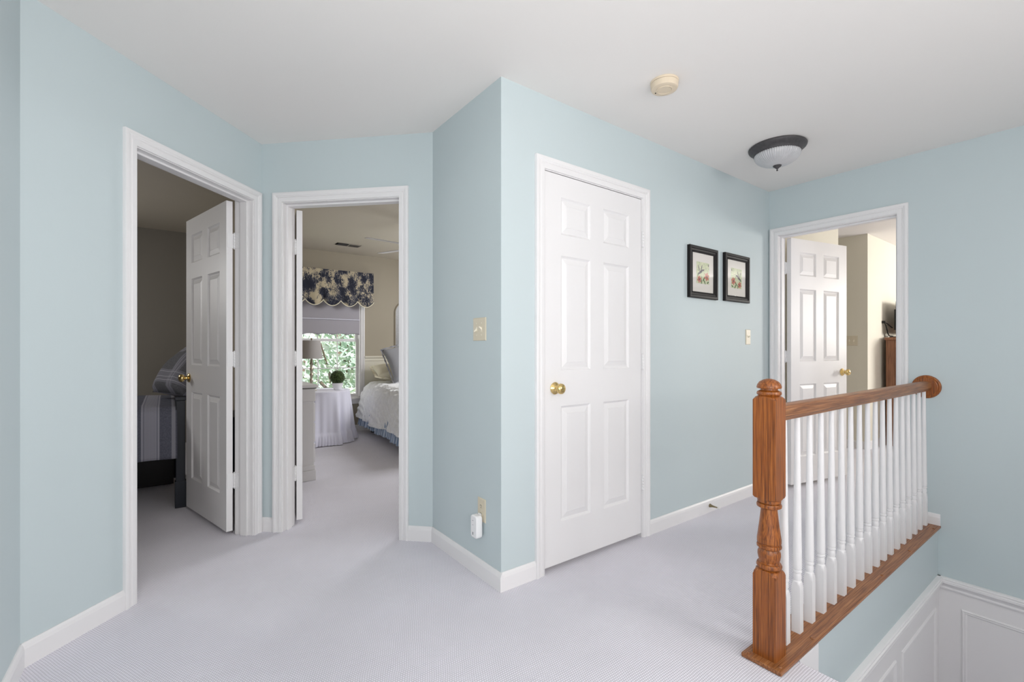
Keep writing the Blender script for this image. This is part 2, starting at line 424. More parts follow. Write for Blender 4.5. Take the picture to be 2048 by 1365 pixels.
# window bedroom
WX0, WX1, WZ0, WZ1 = 1.07, 2.17, .47, 2.13    # window opening
YW = 6.468
def wall_w():
    b = MB(); t = .16
    for (x0, x1, z0, z1) in ((.55, WX0, 0, H+.03), (WX1, 4.3, 0, H+.03), (WX0, WX1, 0, WZ0), (WX0, WX1, WZ1, H+.03)):
        b.box(x0, x1, YW, YW+t, z0, z1, M['taupe'])
    return tag(b.build('wall_window'), 'taupe bedroom wall around the bright window', 'wall', 'structure')
wall_w()
b = MB(); b.box(WX1+.055, 4.2, YW-.006, YW, 0, .975, M['cream'])
tag(b.build('trim_1'), 'cream painted lower wall below the bedroom chair rail', 'wainscot', 'structure')
b = MB(); Tm = TR(2.225, YW, 0)
b.sweep([(0, .973), (1.97, .973)], [(0, .0), (0, .008), (.012, .014), (.03, .012), (.045, .02), (.06, .03), (.073, .028), (.073, 0)], M['cream'], Tm)
tag(b.build('trim_2'), 'cream chair rail moulding beside the bedroom window', 'moulding', 'structure')
simple_wall('wall_window_bedroom_side', 4.2, 4.3, 2.6, 6.6, 0, H, M['taupe'], 'taupe side wall of the window bedroom')
simple_wall('wall_window_bedroom_near', 1.38, 4.2, 2.55, 2.65, 0, H, M['taupe'], 'taupe near wall of the window bedroom')
# cream bedroom
X2, Y3 = 6.389, 1.803
simple_wall('wall_cream_bedroom_entry', 4.084, 5.50, 1.80, 1.92, 0, H, M['cream'], 'cream wall directly behind the half open right door')
simple_wall('wall_cream_bedroom_recess', X2, X2+.1, Y3, 3.1, 0, H, M['cream'], 'shaded cream wall with the double switch past the right door')
simple_wall('wall_cream_bedroom_far', X2+.1, 9.1, Y3, Y3+.1, 0, H, M['cream'], 'sunlit cream wall behind the pine chest')
simple_wall('wall_cream_bedroom_alcove', 4.1, X2, 3.0, 3.1, 0, H, M['cream'], 'cream alcove wall of the right bedroom')
simple_wall('wall_cream_bedroom_side', 9.0, 9.1, -2.6, Y3, 0, H, M['cream'], 'cream outer side wall of the right bedroom')

# floor and ceilings
b = MB()
FX = 1.855
b.prism([(AF[0]-.1, -2.6), (FX, -2.6), (FX, .78), (8.98, .78), (8.98, 3.05), (4.25, 3.05), (4.25, 6.6), (-2.75, 6.6), (-2.75, 2.3), (AF[0]-.1, 2.3)], -.28, 0, M['carpet'])
b.box(4.03, 8.98, -2.6, .78, -.28, 0, M['carpet'])
tag(b.build('floor'), 'lavender grey loop pile carpet running through hall and bedrooms', 'carpet', 'structure')
o6 = .06
b = MB(); b.prism([(AF[0]-o6, -2.6), (CD[0]+o6, -2.6), (CD[0]+o6, CD[1]+o6), (EC[0]+o6, EC[1]+o6), (BE[0]+o6, BE[1]+.025), (AB[0], AB[1]+o6*1.4), (AF[0]-o6, AF[1]+.025)], H, H+.02, M['ceil'])
tag(b.build('ceiling'), 'smooth white hall ceiling', 'ceiling', 'structure')
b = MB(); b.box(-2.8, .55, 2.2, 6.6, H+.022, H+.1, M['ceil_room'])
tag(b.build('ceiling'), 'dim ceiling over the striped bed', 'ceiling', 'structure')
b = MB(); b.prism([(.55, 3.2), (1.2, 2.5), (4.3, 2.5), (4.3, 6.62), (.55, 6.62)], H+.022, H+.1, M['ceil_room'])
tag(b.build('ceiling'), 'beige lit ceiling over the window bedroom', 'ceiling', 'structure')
b = MB(); b.box(4.03, 9.1, -2.6, 3.1, H+.022, H+.1, M['ceil'])
tag(b.build('ceiling'), 'pale ceiling over the right bedroom', 'ceiling', 'structure')

# stairs going down beside the railing
b = MB()
for k in range(5):
    x = FX+.02+.26*k; b.box(x, x+.285, -1.0, .7475, -1.14, -.19*(k+1), M['carpet'])
b.box(FX+.02+1.3, 3.965, -1.0, .7475, -1.2, -1.14, M['carpet'])
tag(b.build('staircase_floor'), 'carpeted stairs dropping away beside the railing', 'stairs', 'structure')
b = MB()
b.tube([(FX-.004, .7475, -.014), (FX-.004, -2.6, -.014)], .0145, M['carpet'], n=12)
tag(b.build('floor'), 'rounded carpet nosing at the top of the stairs', 'carpet', 'structure')
b = MB(); b.prism([(0, 0), (.17, 0), (.17, -.32), (0, -.2)], 0, .012, M['white'], Matrix.Translation((1.878, .7475, -.006)) @ Matrix.Rotation(PI/2, 4, 'X'))
tag(b.build('trim_3', bevel=.002), 'white stair skirt board under the oak landing plate', 'skirt board', 'structure')

# ------------------------------------------------------------------ wainscot in the stairwell
CAP = [(0, 0), (0, .012), (.010, .016), (.020, .012), (.034, .018), (.044, .030), (.056, .030), (.060, .024), (.068, .026), (.074, .022), (.076, .014), (.076, 0)]
PM = [(0, 0), (.002, .010), (.008, .014), (.014, .010), (.020, .012), (.026, .008), (.032, 0)]
def wainscot(P, ang, x0, x1, panels, name1, name2, lab1, lab2, capx=None):
    Tm = TR(P[0], P[1], 0, ang)
    b = MB(); b.box(x0, x1, -.006, 0, -1.14, -.37, M['white'], Tm)
    for (a, c, zt, zb) in panels:
        b.sweep([(a, zb), (c, zb), (c, zt), (a, zt)], PM, M['white'], Tm, closed=True)
    tag(b.build(name1, smooth=30), lab1, 'wainscot', 'structure')
    b = MB(); b.sweep([(x0, -.377), (x1, -.377)], CAP, M['white'], Tm)
    tag(b.build(name2, smooth=30), lab2, 'moulding', 'structure')
wainscot((3.965, .7475), -PI/2, 0, 1.8, [(.11, .82, -.470, -1.02), (.95, 1.65, -.470, -1.02)], 'trim_4', 'trim_5',
         'white panelled wainscot on the right wall of the stairwell', 'white chair rail capping the right stairwell wainscot')
wainscot((1.9, .7475), 0, 0, 2.065, [(.35, 1.15, -.475, -1.02), (1.255, 1.965, -.475, -1.02)], 'trim_6', 'trim_7',
         'white panelled wainscot below the railing wall', 'white chair rail running below the railing wall')

# ------------------------------------------------------------------ baseboards
BB = [(0, 0), (0, .012), (.066, .012), (.078, .009), (.088, .004), (.088, 0)]
def baseboard(name, P, ang, x0, x1, label):
    b = MB(); b.sweep([(x0, 0), (x1, 0)], BB, M['white'], TR(P[0], P[1], 0, ang))
    tag(b.build(name), label, 'baseboard', 'structure')
baseboard('baseboard_left', AF, PI/4, 0, A_open[0]-.062, 'white baseboard left of the dim bedroom doorway')
baseboard('baseboard_corner', AB, -PI/4, 0.005, B_open[0]-.062, 'tiny white baseboard between the two left doorways')
baseboard('baseboard_back', AB, -PI/4, B_open[1]+.062, 1.1195+.005, 'short white baseboard right of the window bedroom doorway')
baseboard('baseboard_return', BE, -PI/2, -.005, .7045+.012, 'white baseboard below the plug-in unit')
baseboard('baseboard_closet', EC, 0, 0, C_open[0]-.062, 'short white baseboard left of the closed door')
baseboard('baseboard_prints', EC, 0, C_open[1]+.062, 2.698, 'long white baseboard below the framed prints')
b = MB(); b.sweep([(D_open[1]+.062, .0), (1.787-.735, .0)], BB, M['white'], TR(CD[0], CD[1], 0, -PI/2))
tag(b.build('baseboard_right'), 'stub of white baseboard behind the last baluster', 'baseboard', 'structure')
baseboard('baseboard_edge', AF, PI/2, -4.9, 0, 'white baseboard along the far left wall sliver')
baseboard('baseboard_window', (.6, YW), 0, 0, 3.6, 'white baseboard under the bedroom window')
baseboard('baseboard_cream', (X2, Y3), 0, 0, 2.6, 'white baseboard behind the pine chest')
baseboard('baseboard_recess', (X2, 3.0), -PI/2, 0, 1.197, 'white baseboard under the recess wall switch')
baseboard('baseboard_dim', (-2.7, 6.4), 0, 0, 3.2, 'white baseboard in the dim bedroom')

# ------------------------------------------------------------------ doors
CAS = [(0, 0), (0, .008), (.003, .010), (.024, .0115), (.027, .009), (.031, .013), (.036, .0125), (.039, .015), (.045, .0175), (.054, .018), (.058, .0165), (.060, .012), (.060, 0)]
def leaf_mesh(w, h, t, name, parent):
    """six panel slab: x 0..w, y -t..0, z 0..h"""
    b = MB(); m = M['white']
    xs = [0, .113*w/.77, .333*w/.77, .437*w/.77, .657*w/.77, w]; zs = [0, .217, .822, 1.010, 1.612, 1.722, 1.917, h]
    for side in (0, 1):
        y0 = 0 if side else -t; sg = -1 if side else 1
        for i in range(5):
            for j in range(7):
                x0, x1, z0, z1 = xs[i], xs[i+1], zs[j], zs[j+1]
                if i in (1, 3) and j in (1, 3, 5):
                    rings = [(0, 0), (.005, .0055), (.011, .0100), (.014, .0100), (.040, .0030), (.042, .0015)]
                    vs = []
                    for (d, dp) in rings:
                        y = y0+sg*dp
                        vs += [(x0+d, y, z0+d), (x1-d, y, z0+d), (x1-d, y, z1-d), (x0+d, y, z1-d)]
                    fs = []
                    for r in range(len(rings)-1):
                        for k in range(4):
                            q = (k+1) % 4; fs.append((r*4+k, r*4+q, (r+1)*4+q, (r+1)*4+k))
                    k = (len(rings)-1)*4; fs.append((k, k+1, k+2, k+3))
                    b.add(vs, fs, m)
                else:
                    b.add([(x0, y0, z0), (x1, y0, z0), (x1, y0, z1), (x0, y0, z1)], [(0, 1, 2, 3)], m)
    b.add([(0, -t, 0), (0, 0, 0), (0, 0, h), (0, -t, h), (w, -t, 0), (w, 0, 0), (w, 0, h), (w, -t, h)], [(0, 1, 2, 3), (4, 7, 6, 5), (0, 4, 5, 1), (3, 2, 6, 7)], m)
    # weld and orient
    o = b.build(name, parent, fix=False)
    bm = bmesh.new(); bm.from_mesh(o.data); bmesh.ops.remove_doubles(bm, verts=bm.verts, dist=.0002); bmesh.ops.recalc_face_normals(bm, faces=bm.faces); bm.to_mesh(o.data); bm.free()
    return o

def knob_mesh(side, name, parent, x, z, y):
    """brass knob whose axis is y; side -1 sticks out to -y"""
    prof = [(.031, 0), (.032, .004), (.027, .009), (.016, .012), (.013, .018), (.012, .026), (.016, .030), (.024, .036), (.0275, .045), (.0265, .054), (.020, .061), (.010, .064), (.001, .065)]
    b = MB(); b.lathe(prof, M['brass'], Matrix.Translation((x, y, z)) @ Matrix.Rotation(PI/2 if side < 0 else -PI/2, 4, 'X'), n=28)
    return b.build(name, parent, smooth=50)

def hinge(parent, name, pin_x, pin_y, z, plates):
    """knuckle barrel with leaves; plates = list of boxes (x0,x1,y0,y1)"""
    b = MB(); hh = .09
    for k in range(5):
        b.lathe([(.0062, z-hh/2+k*.018+.0008), (.0068, z-hh/2+k*.018+.002), (.0068, z-hh/2+k*.018+.016), (.0062, z-hh/2+k*.018+.0172)], M['white2'], TR(pin_x, pin_y), n=14)
    b.lathe([(.003, z+hh/2), (.0055, z+hh/2+.002), (.005, z+hh/2+.005), (.001, z+hh/2+.007)], M['white2'], TR(pin_x, pin_y), n=12)
    b.lathe([(.001, z-hh/2-.007), (.005, z-hh/2-.005), (.0055, z-hh/2-.002), (.003, z-hh/2)], M['white2'], TR(pin_x, pin_y), n=12)
    for (x0, x1, y0, y1) in plates: b.box(min(x0, x1), max(x0, x1), min(y0, y1), max(y0, y1), z-hh/2, z+hh/2, M['white2'])
    return b.build(name, parent, smooth=40)

def door(n, P, ang, op, label, hinge_side, angle, hallside=False, zb=.026, knob_z=.944, htop=DH):
    """frame + leaf; local x along the wall, y away from the hall. angle = opening angle in degrees (0 shut)"""
    D = empty('door_%d' % n, (P[0], P[1], 0), ang); tag(D, label, 'door', 'structure')
    x0, x1 = op
    b = MB(); r = .004
    b.sweep([(x1+r, 0), (x1+r, htop+r), (x0-r, htop+r), (x0-r, 0)], [(-o, h) for o, h in CAS], M['white'])
    b.build('casing', D, smooth=30)
    b = MB(); tt = T+.004
    b.box(x0-RM, x0, 0, tt, 0, htop, M['white']); b.box(x1, x1+RM, 0, tt, 0, htop, M['white']); b.box(x0-RM, x1+RM, 0, tt, htop, htop+RM, M['white'])
    # stop strips and back casing
    sy0, sy1 = (.04, .075) if hallside else (.035, tt-.039)
    b.box(x0, x0+.011, sy0, sy1, 0, htop-.011, M['white']); b.box(x1-.011, x1, sy0, sy1, 0, htop-.011, M['white']); b.box(x0, x1, sy0, sy1, htop-.011, htop, M['white'])
    b.build('jamb', D, bevel=.0015)
    b = MB(); b.sweep([(-(x0-r), 0), (-(x0-r), htop+r), (-(x1+r), htop+r), (-(x1+r), 0)], [(-o, h) for o, h in CAS], M['white'], Matrix.Translation((0, tt, 0)) @ Matrix.Rotation(PI, 4, 'Z'))
    b.build('inner_casing', D, smooth=30)
    w = x1-x0-.006; h = htop-zb-.004; t = .035
    if hallside:   # pivots on the hall side
        L = leaf_mesh(w, h, t, 'door_leaf', D); L.location = (x0+.003, .003+t, zb)
        knob_mesh(-1, 'knob', L, .070, knob_z-zb, -t)
        b = MB(); b.box(-.0008, .0012, -t+.005, -.005, knob_z-zb-.028, knob_z-zb+.028, M['brass']); b.build('latch_plate', L)
        for hz in (1.815, 1.07, .335):
            hinge(L, 'hinge', w+.0025, -t-.0125, hz-zb, [(w+.0008, w+.0042, -t-.0125, -t+.01)])
        return D
    py = tt+.008
    if hinge_side == 'R':
        Lr = empty('door_leaf_pivot', (x1, py, zb), math.radians(-angle), D)
        bpy.data.objects.remove(Lr)
        L = leaf_mesh(w, h, t, 'door_leaf', D); Mx = Matrix.Translation((x1, py, zb)) @ Matrix.Rotation(math.radians(-angle), 4, 'Z') @ Matrix.Translation((-w-.005, -.008, 0))
        L.matrix_local = Mx
        kx, ex = .065, w
    else:
        L = leaf_mesh(w, h, t, 'door_leaf', D); Mx = Matrix.Translation((x0, py, zb)) @ Matrix.Rotation(math.radians(angle), 4, 'Z') @ Matrix.Translation((.005, -.008, 0))
        L.matrix_local = Mx
        kx, ex = w-.065, 0
    knob_mesh(-1, 'knob', L, kx, knob_z-zb, -t); knob_mesh(1, 'knob', L, kx, knob_z-zb, 0)
    fx = 0 if hinge_side == 'R' else w
    b = MB(); b.box(fx-.0012, fx+.0012, -t+.005, -.005, knob_z-zb-.028, knob_z-zb+.028, M['brass']); b.build('latch_plate', L)
    sgn = 1 if hinge_side == 'R' else -1
    for hz in (1.815, 1.085, .335):
        # plate on the leaf's hinge edge reaching to the pin
        hinge(L, 'hinge', ex+sgn*.005, .008, hz-zb, [(ex, ex+sgn*.0022, -.030, .003), (ex, ex+sgn*.005, .003, .010)])
    for hz in (1.815, 1.085, .335):
        xj = x1 if hinge_side == 'R' else x0
        s = -1 if hinge_side == 'R' else 1
        b = MB(); b.box(min(xj, xj+s*.0022), max(xj, xj+s*.0022), tt-.030, tt+.006, hz-.045, hz+.045, M['white2'])
        for dz in (-.03, 0, .03):
            b.lathe([(.004, 0), (.0035, .0012), (.001, .0015)], M['white2'], Matrix.Translation((xj+s*.0022, tt-.018+(.008 if dz else -.006), hz+dz)) @ Matrix.Rotation(s*PI/2, 4, 'Y'), n=10)
        b.build('hinge_plate', D, bevel=.0006)
    return D
door(1, AF, PI/4, A_open, 'white panelled door swung into the dim bedroom with the striped bed', 'R', 121)
door(2, AB, -PI/4, B_open, 'white panelled door seen edge on, opened into the window bedroom', 'L', 128)
door(3, EC, 0, C_open, 'closed white six panel door with brass knob', 'R', 0, hallside=True)
door(4, CD, -PI/2, D_open, 'white panelled door standing half open behind the railing', 'L', 78, zb=.034)

# ------------------------------------------------------------------ railing
# landing plate
b = MB(); b.box(1.716, 3.965, .732, .874, .001, .017, M['oakx'])
lp = b.build('landing_plate', bevel=.004); tag(lp, 'golden oak plank along the stairwell edge carrying newel and balusters', 'plank')
for (x, y) in ((1.735, .853), (1.742, .748), (2.02, .748), (2.86, .748), (3.33, .748), (3.86, .748)):
    b = MB(); b.lathe([(.0075, .0165), (.0075, .0185), (.005, .021), (.001, .022)], M['oakx'], TR(x, y), n=16); b.build('wood_plug', lp, smooth='all')

NX, NY, NA = 1.7905, .8065, .0405
def newel():
    R2 = NA*1.42
    r = [(R2, .017), (R2, .306), (R2, .312), (.053, .322), (.044, .332), (.037, .336),
         (.034, .337), (.040, .340), (.0425, .345), (.0425, .350), (.040, .356), (.034, .358), (.033, .362), (.036, .372), (.0385, .385), (.038, .396),
         (.034, .405), (.0325, .409), (.036, .411), (.041, .415), (.0415, .421), (.0400, .426), (.037, .427), (.037, .430), (.0405, .433), (.0405, .445), (.037, .47), (.032, .51), (.028, .548), (.0275, .558),
         (.034, .560), (.041, .564), (.042, .571), (.040, .577), (.034, .579), (.034, .582), (.039, .583), (.0395, .592), (.043, .595), (.052, .598), (R2, .604), (R2, .610), (R2, .954), (R2, .960), (.0525, .965), (.046, .970), (.038, .974),
         (.035, .975), (.039, .978), (.0415, .983), (.040, .990), (.033, .994), (.0285, .996), (.0285, 1.001), (.034, 1.0015), (.0405, 1.003), (.0415, 1.008), (.039, 1.017), (.032, 1.027), (.020, 1.034), (.008, 1.0375), (.001, 1.038)]
    prof = [(a, z, NA) for a, z in r]
    b = MB(); b.lathe(prof, M['oak'], TR(0, 0), n=64)
    o = b.build('newel_post', smooth=30); o.location = (NX, NY, 0)
    return tag(o, 'turned golden oak newel post with mushroom cap at the railing end', 'post')
newel()

# handrail
b = MB()
prof = [(-.016, .877), (.016, .877), (.019, .884), (.021, .889), (.026, .892), (.0285, .900), (.0285, .916), (.027, .926), (.021, .934), (.011, .938), (-.011, .938), (-.021, .934), (-.027, .926), (-.0285, .916), (-.0285, .900), (-.026, .892), (-.021, .889), (-.019, .884)]
xs = (NX+NA-.002, 3.952)
n = len(prof); vs = [(x, .803+y, z) for x in xs for y, z in prof]
b.add(vs, [tuple(range(n)), tuple(range(2*n-1, n-1, -1))]+[(i, n+i, n+(i+1) % n, (i+1) % n) for i in range(n)], M['oakx'])
hr = b.build('handrail', smooth=30); tag(hr, 'golden oak handrail from newel post to the right wall', 'handrail')
b = MB(); b.lathe([(.074, 0), (.075, .006), (.072, .012), (.066, .015), (.060, .014), (.056, .017), (.001, .018)], M['oak'], Matrix.Translation((3.965, .803, .902)) @ Matrix.Rotation(-PI/2, 4, 'Y'), n=48)
tag(b.build('rosette', smooth=30), 'round oak rosette fixing the handrail to the wall', 'rosette')

def baluster():
    a = .016; R2 = a*1.42
    r = [(R2, .017), (R2, .192), (R2, .196), (.0205, .208), (.0165, .219), (.0135, .223), (.0135, .226), (.0150, .234), (.0148, .246), (.0125, .252), (.0160, .255), (.0166, .260), (.0160, .264), (.0125, .266), (.0158, .269), (.0166, .280), (.0160, .33), (.0140, .48), (.0115, .70), (.0098, .876)]
    b = MB(); b.lathe([(q, z, a) for q, z in r], M['white'], n=24)
    return b.build('baluster', smooth=30)
bal = baluster()
NB = 18
words = ['second', 'third', 'fourth', 'fifth', 'sixth', 'seventh', 'eighth', 'ninth', 'tenth', 'eleventh', 'twelfth', 'thirteenth', 'fourteenth', 'fifteenth', 'sixteenth', 'seventeenth']
for k in range(NB):
    o = bal if k == 0 else bal.copy()
    if k: COL.objects.link(o)
    o.location = (1.906+.1173*k, .803, 0)
    lab = 'white turned baluster right beside the oak newel post' if k == 0 else ('white turned baluster beside the wall, below the round rosette' if k == NB-1 else 'white turned baluster, %s from the oak newel post' % words[k-1])
    tag(o, lab, 'baluster', group='white balusters of the stair railing')

# ------------------------------------------------------------------ hall fittings
# pictures
def picture(x0, x1, z0, z1, mirror, label):
    P = empty('framed_print', ((x0+x1)/2, CD[1], (z0+z1)/2)); tag(P, label, 'picture', group='framed botanical prints')
    w, h = (x1-x0)/2, (z1-z0)/2
    b = MB(); fw = .044
    b.sweep([(-w, -h), (w, -h), (w, h), (-w, h)], [(0, 0), (0, .020), (.004, .023), (.018, .023), (.022, .018), (.032, .016), (.036, .019), (fw, .012), (fw, 0)], M['black'], closed=True)
    b.build('frame', P, smooth=25)
    b = MB(); b.box(-w+.03, w-.03, -.008, -.004, -h+.03, h-.03, M['mat']); b.build('mat_board', P)
    pw, ph = .078, .074
    b = MB(); b.box(-pw, pw, -.0092, -.008, -ph, ph, M['print'])
    s = -1 if mirror else 1
    def disc(cx, cz, rx, rz, mat, n=10, rot=0, lay=0, wob=.0):
        vs = []
        for i in range(n):
            t = 2*PI*i/n; q = 1+wob*math.cos(5*t); x = rx*q*math.cos(t); z = rz*q*math.sin(t)
            vs.append((s*(cx+x*math.cos(rot)-z*math.sin(rot)), -.0094-lay*.0001, cz+x*math.sin(rot)+z*math.cos(rot)))
        b.add(vs, [tuple(range(n))], mat)
    # flowers, stems and a small bird
    for (cx, cz, r) in ((.046, -.022, .030), (-.046, -.046, .026)):
        for k in range(6):
            a = k*PI/3+.3; disc(cx+r*.55*math.cos(a), cz+r*.55*math.sin(a), r*.5, r*.3, M['red'], rot=a, lay=1+k % 2)
        disc(cx, cz, r*.25, r*.25, M['pdark'], lay=4)
    for (cx, cz, l, a) in ((.01, -.04, .04, .9), (-.02, -.06, .03, 1.6), (.02, -.062, .03, 2.2), (.06, -.062, .024, .5), (-.06, -.012, .022, 1.2)):
        disc(cx, cz, l*.6, .006, M['pgreen'], rot=a, lay=1)
    disc(-.030, .006, .034, .009, M['pdark'], rot=.55, lay=5); disc(-.052, .030, .024, .0045, M['pdark'], rot=2.0, lay=6); disc(-.020, .034, .024, .0045, M['pdark'], rot=1.2, lay=6)
    disc(.003, .020, .008, .007, M['pdark'], lay=7); disc(.018, .026, .013, .0012, M['pdark'], rot=.4, lay=8)
    disc(.068, .058, .010, .005, M['pdark'], rot=1.5, lay=2)
    b.build('botanical_print', P, fix=False)
    b = MB(); b.box(-w+.04, w-.04, -.0125, -.0115, -h+.04, h-.04, M['glass']); b.build('glass', P)
    return P
picture(2.797, 3.150, 1.496, 1.850, False, 'black framed bird and red flower print, the one closer to the door')
picture(3.247, 3.606, 1.500, 1.853, True, 'black framed bird and red flower print, the one above the light switch')

def plate_verts(b, w, h, t, mat, T_=None):
    b.sweep([(-w, -h), (w, -h), (w, h), (-w, h)], [(0, 0), (0, t*.5), (.004, t)], mat, T_, closed=True)
    b.box(-w+.0035, w-.0035, -t, 0, -h+.0035, h-.0035, mat, T_)

def switch(P, ang, z, gangs, label, up=(True,)):
    E_ = empty('light_switch', (P[0], P[1], z), ang); tag(E_, label, 'light switch')
    w = .035 if gangs == 1 else .0585
    b = MB(); plate_verts(b, w, .058, .0055, M['ivory'])
    b.build('wall_plate', E_)
    for g in range(gangs):
        x = 0 if gangs == 1 else (-.023 if g == 0 else .023)
        u = up[g % len(up)]
        b = MB(); b.box(x-.005, x+.005, -.0065, -.0045, -.012, .012, M['ivory_lt'])
        b.add([(x-.0042, -.006, -.006), (x+.0042, -.006, -.006), (x+.0042, -.006, .006), (x-.0042, -.006, .006),
               (x-.0035, -.021, (.006 if u else -.014)), (x+.0035, -.021, (.006 if u else -.014)), (x+.0035, -.020, (.014 if u else -.006)), (x-.0035, -.020, (.014 if u else -.006))],
              [(4, 5, 6, 7), (0, 1, 5, 4), (1, 2, 6, 5), (2, 3, 7, 6), (3, 0, 4, 7)], M['ivory_lt'])
        b.build('toggle', E_)
        for dz in (-.03, .03):
            b = MB(); b.lathe([(.0032, 0), (.003, .001), (.001, .0014)], M['ivory_lt'], Matrix.Translation((x, -.0052, dz)) @ Matrix.Rotation(PI/2, 4, 'X'), n=10); b.build('screw', E_)
    return E_
switch((EC[0], 1.972), -PI/2, 1.248, 2, 'ivory double light switch on the short shaded wall', (False, True))
switch((3.615, EC[1]), 0, 1.240, 1, 'ivory single light switch below the right hand print', (True,))
switch((X2, 1.955), -PI/2, 1.243, 2, 'ivory switch plate beyond the half open right door', (True, False))

OU = empty('wall_outlet', (EC[0], 1.952, .340), -PI/2); tag(OU, 'ivory power outlet low on the short shaded wall', 'outlet')
b = MB(); plate_verts(b, .035, .058, .0055, M['ivory']); b.build('wall_plate', OU)
for dz in (.020, -.020):
    b = MB(); b.lathe([(.0145, 0), (.0145, .0065), (.013, .0072), (.001, .0072)], M['ivory'], Matrix.Translation((0, 0, dz)) @ Matrix.Rotation(PI/2, 4, 'X'), n=24)
    for dx in (-.006, .006): b.box(dx-.0012, dx+.0012, -.0076, -.0068, dz-.001, dz+.007, M['dark'])
    b.box(-.002, .002, -.0076, -.0068, dz-.009, dz-.005, M['dark'])
    b.build('socket', OU)
# plug-in unit in the lower socket
PU = empty('plug_in_unit', (EC[0], 1.960, .262), -PI/2); tag(PU, 'white plug-in electronic unit hanging in the ivory outlet', 'device')
def rounded_rect(w, h, r, n=6):
    pts = []
    for (cx, cy, a0) in ((w-r, h-r, 0), (-w+r, h-r, 90), (-w+r, -h+r, 180), (w-r, -h+r, 270)):
        for k in range(n+1):
            a = math.radians(a0+90*k/n); pts.append((cx+r*math.cos(a), cy+r*math.sin(a)))
    return pts
RX = Matrix.Rotation(PI/2, 4, 'X')
b = MB(); b.prism(rounded_rect(.030, .056, .016), .010, .046, M['plast'], RX); b.build('housing', PU, bevel=.006, smooth=40)
b = MB(); b.prism(rounded_rect(.012, .012, .003), .0072, .012, M['plast'], Matrix.Translation((0, 0, .048)) @ RX); b.build('plug', PU)
b = MB(); b.box(-.006, .006, -.014, -.0, -.056, -.046, M['plast']); b.build('spacer', PU)
for (z, w) in ((.030, .010), (.0085, .006)):
    b = MB(); b.box(-.006-w/2, -.006+w/2, -.0468, -.0455, z-.0008, z+.0008, M['grey']); b.build('printed_mark', PU)
b = MB()
for (x, z) in ((-.008, -.030), (-.004, -.030), (-.006, -.034), (-.008, -.038), (-.004, -.038)): b.box(x-.0018, x+.0018, -.0468, -.0455, z-.0021, z+.0021, M['grey'])
b.build('printed_mark', PU)

# door stop on the baseboard
DS = empty('door_stop', (3.055, EC[1]-.012, .047)); tag(DS, 'small brass door stop on the baseboard below the prints', 'door stop')
b = MB(); b.lathe([(.013, 0), (.012, .004), (.007, .020), (.0045, .045), (.0042, .060)], M['brass_dk'], RX, n=20); b.build('stem', DS, smooth=40)
b = MB(); b.lathe([(.0055, .058), (.007, .060), (.007, .068), (.005, .071), (.001, .072)], M['rubber'], RX, n=16); b.build('rubber_tip', DS, smooth=40)

# smoke detector
SD = empty('smoke_detector', (1.925, 1.352, H)); tag(SD, 'yellowed round smoke detector on the hall ceiling', 'smoke detector')
b = MB(); b.lathe([(.064, -.010), (.066, -.006), (.066, -.0005)], M['almond'], n=48); b.build('mounting_ring', SD, smooth=40)
b = MB(); b.lathe([(.001, -.041), (.030, -.041), (.031, -.040), (.033, -.040), (.034, -.0425), (.037, -.0425), (.038, -.040), (.052, -.040), (.060, -.037), (.063, -.031), (.0645, -.012), (.060, -.010)], M['almond'], n=48); b.build('cover', SD, smooth=25)
b = MB(); b.lathe([(.001, -.0425), (.003, -.0425), (.003, -.039)], M['dark'], TR(-.012, .042, 0), n=12); b.build('indicator_light', SD)

# ceiling light
CL = empty('ceiling_light', (3.118, 1.355, H)); tag(CL, 'dark bronze flush ceiling light with frosted ribbed bowl', 'ceiling light')
b = MB(); b.lathe([(.128, -.052), (.131, -.050), (.135, -.048), (.137, -.040), (.150, -.028), (.160, -.020), (.164, -.012), (.165, -.006), (.160, -.0005)], M['bronze'], n=64); b.build('pan', CL, smooth=35)
b = MB(); prof = []
for k in range(13):
    a = k/12*PI/2; prof.append((.130*math.sin(a)+.001, -.046-.078*math.cos(a)**.9 if k < 12 else -.046))
b.lathe(prof, M['bowl'], n=360, lobe=(60, .012)); b.build('bowl', CL, smooth='all')
b = MB(); b.lathe([(.001, -.157), (.004, -.156), (.0055, -.152), (.004, -.148), (.003, -.145), (.006, -.143), (.012, -.137), (.020, -.131), (.024, -.126), (.026, -.121), (.020, -.118)], M['bronze'], n=28); b.build('finial', CL, smooth=40)

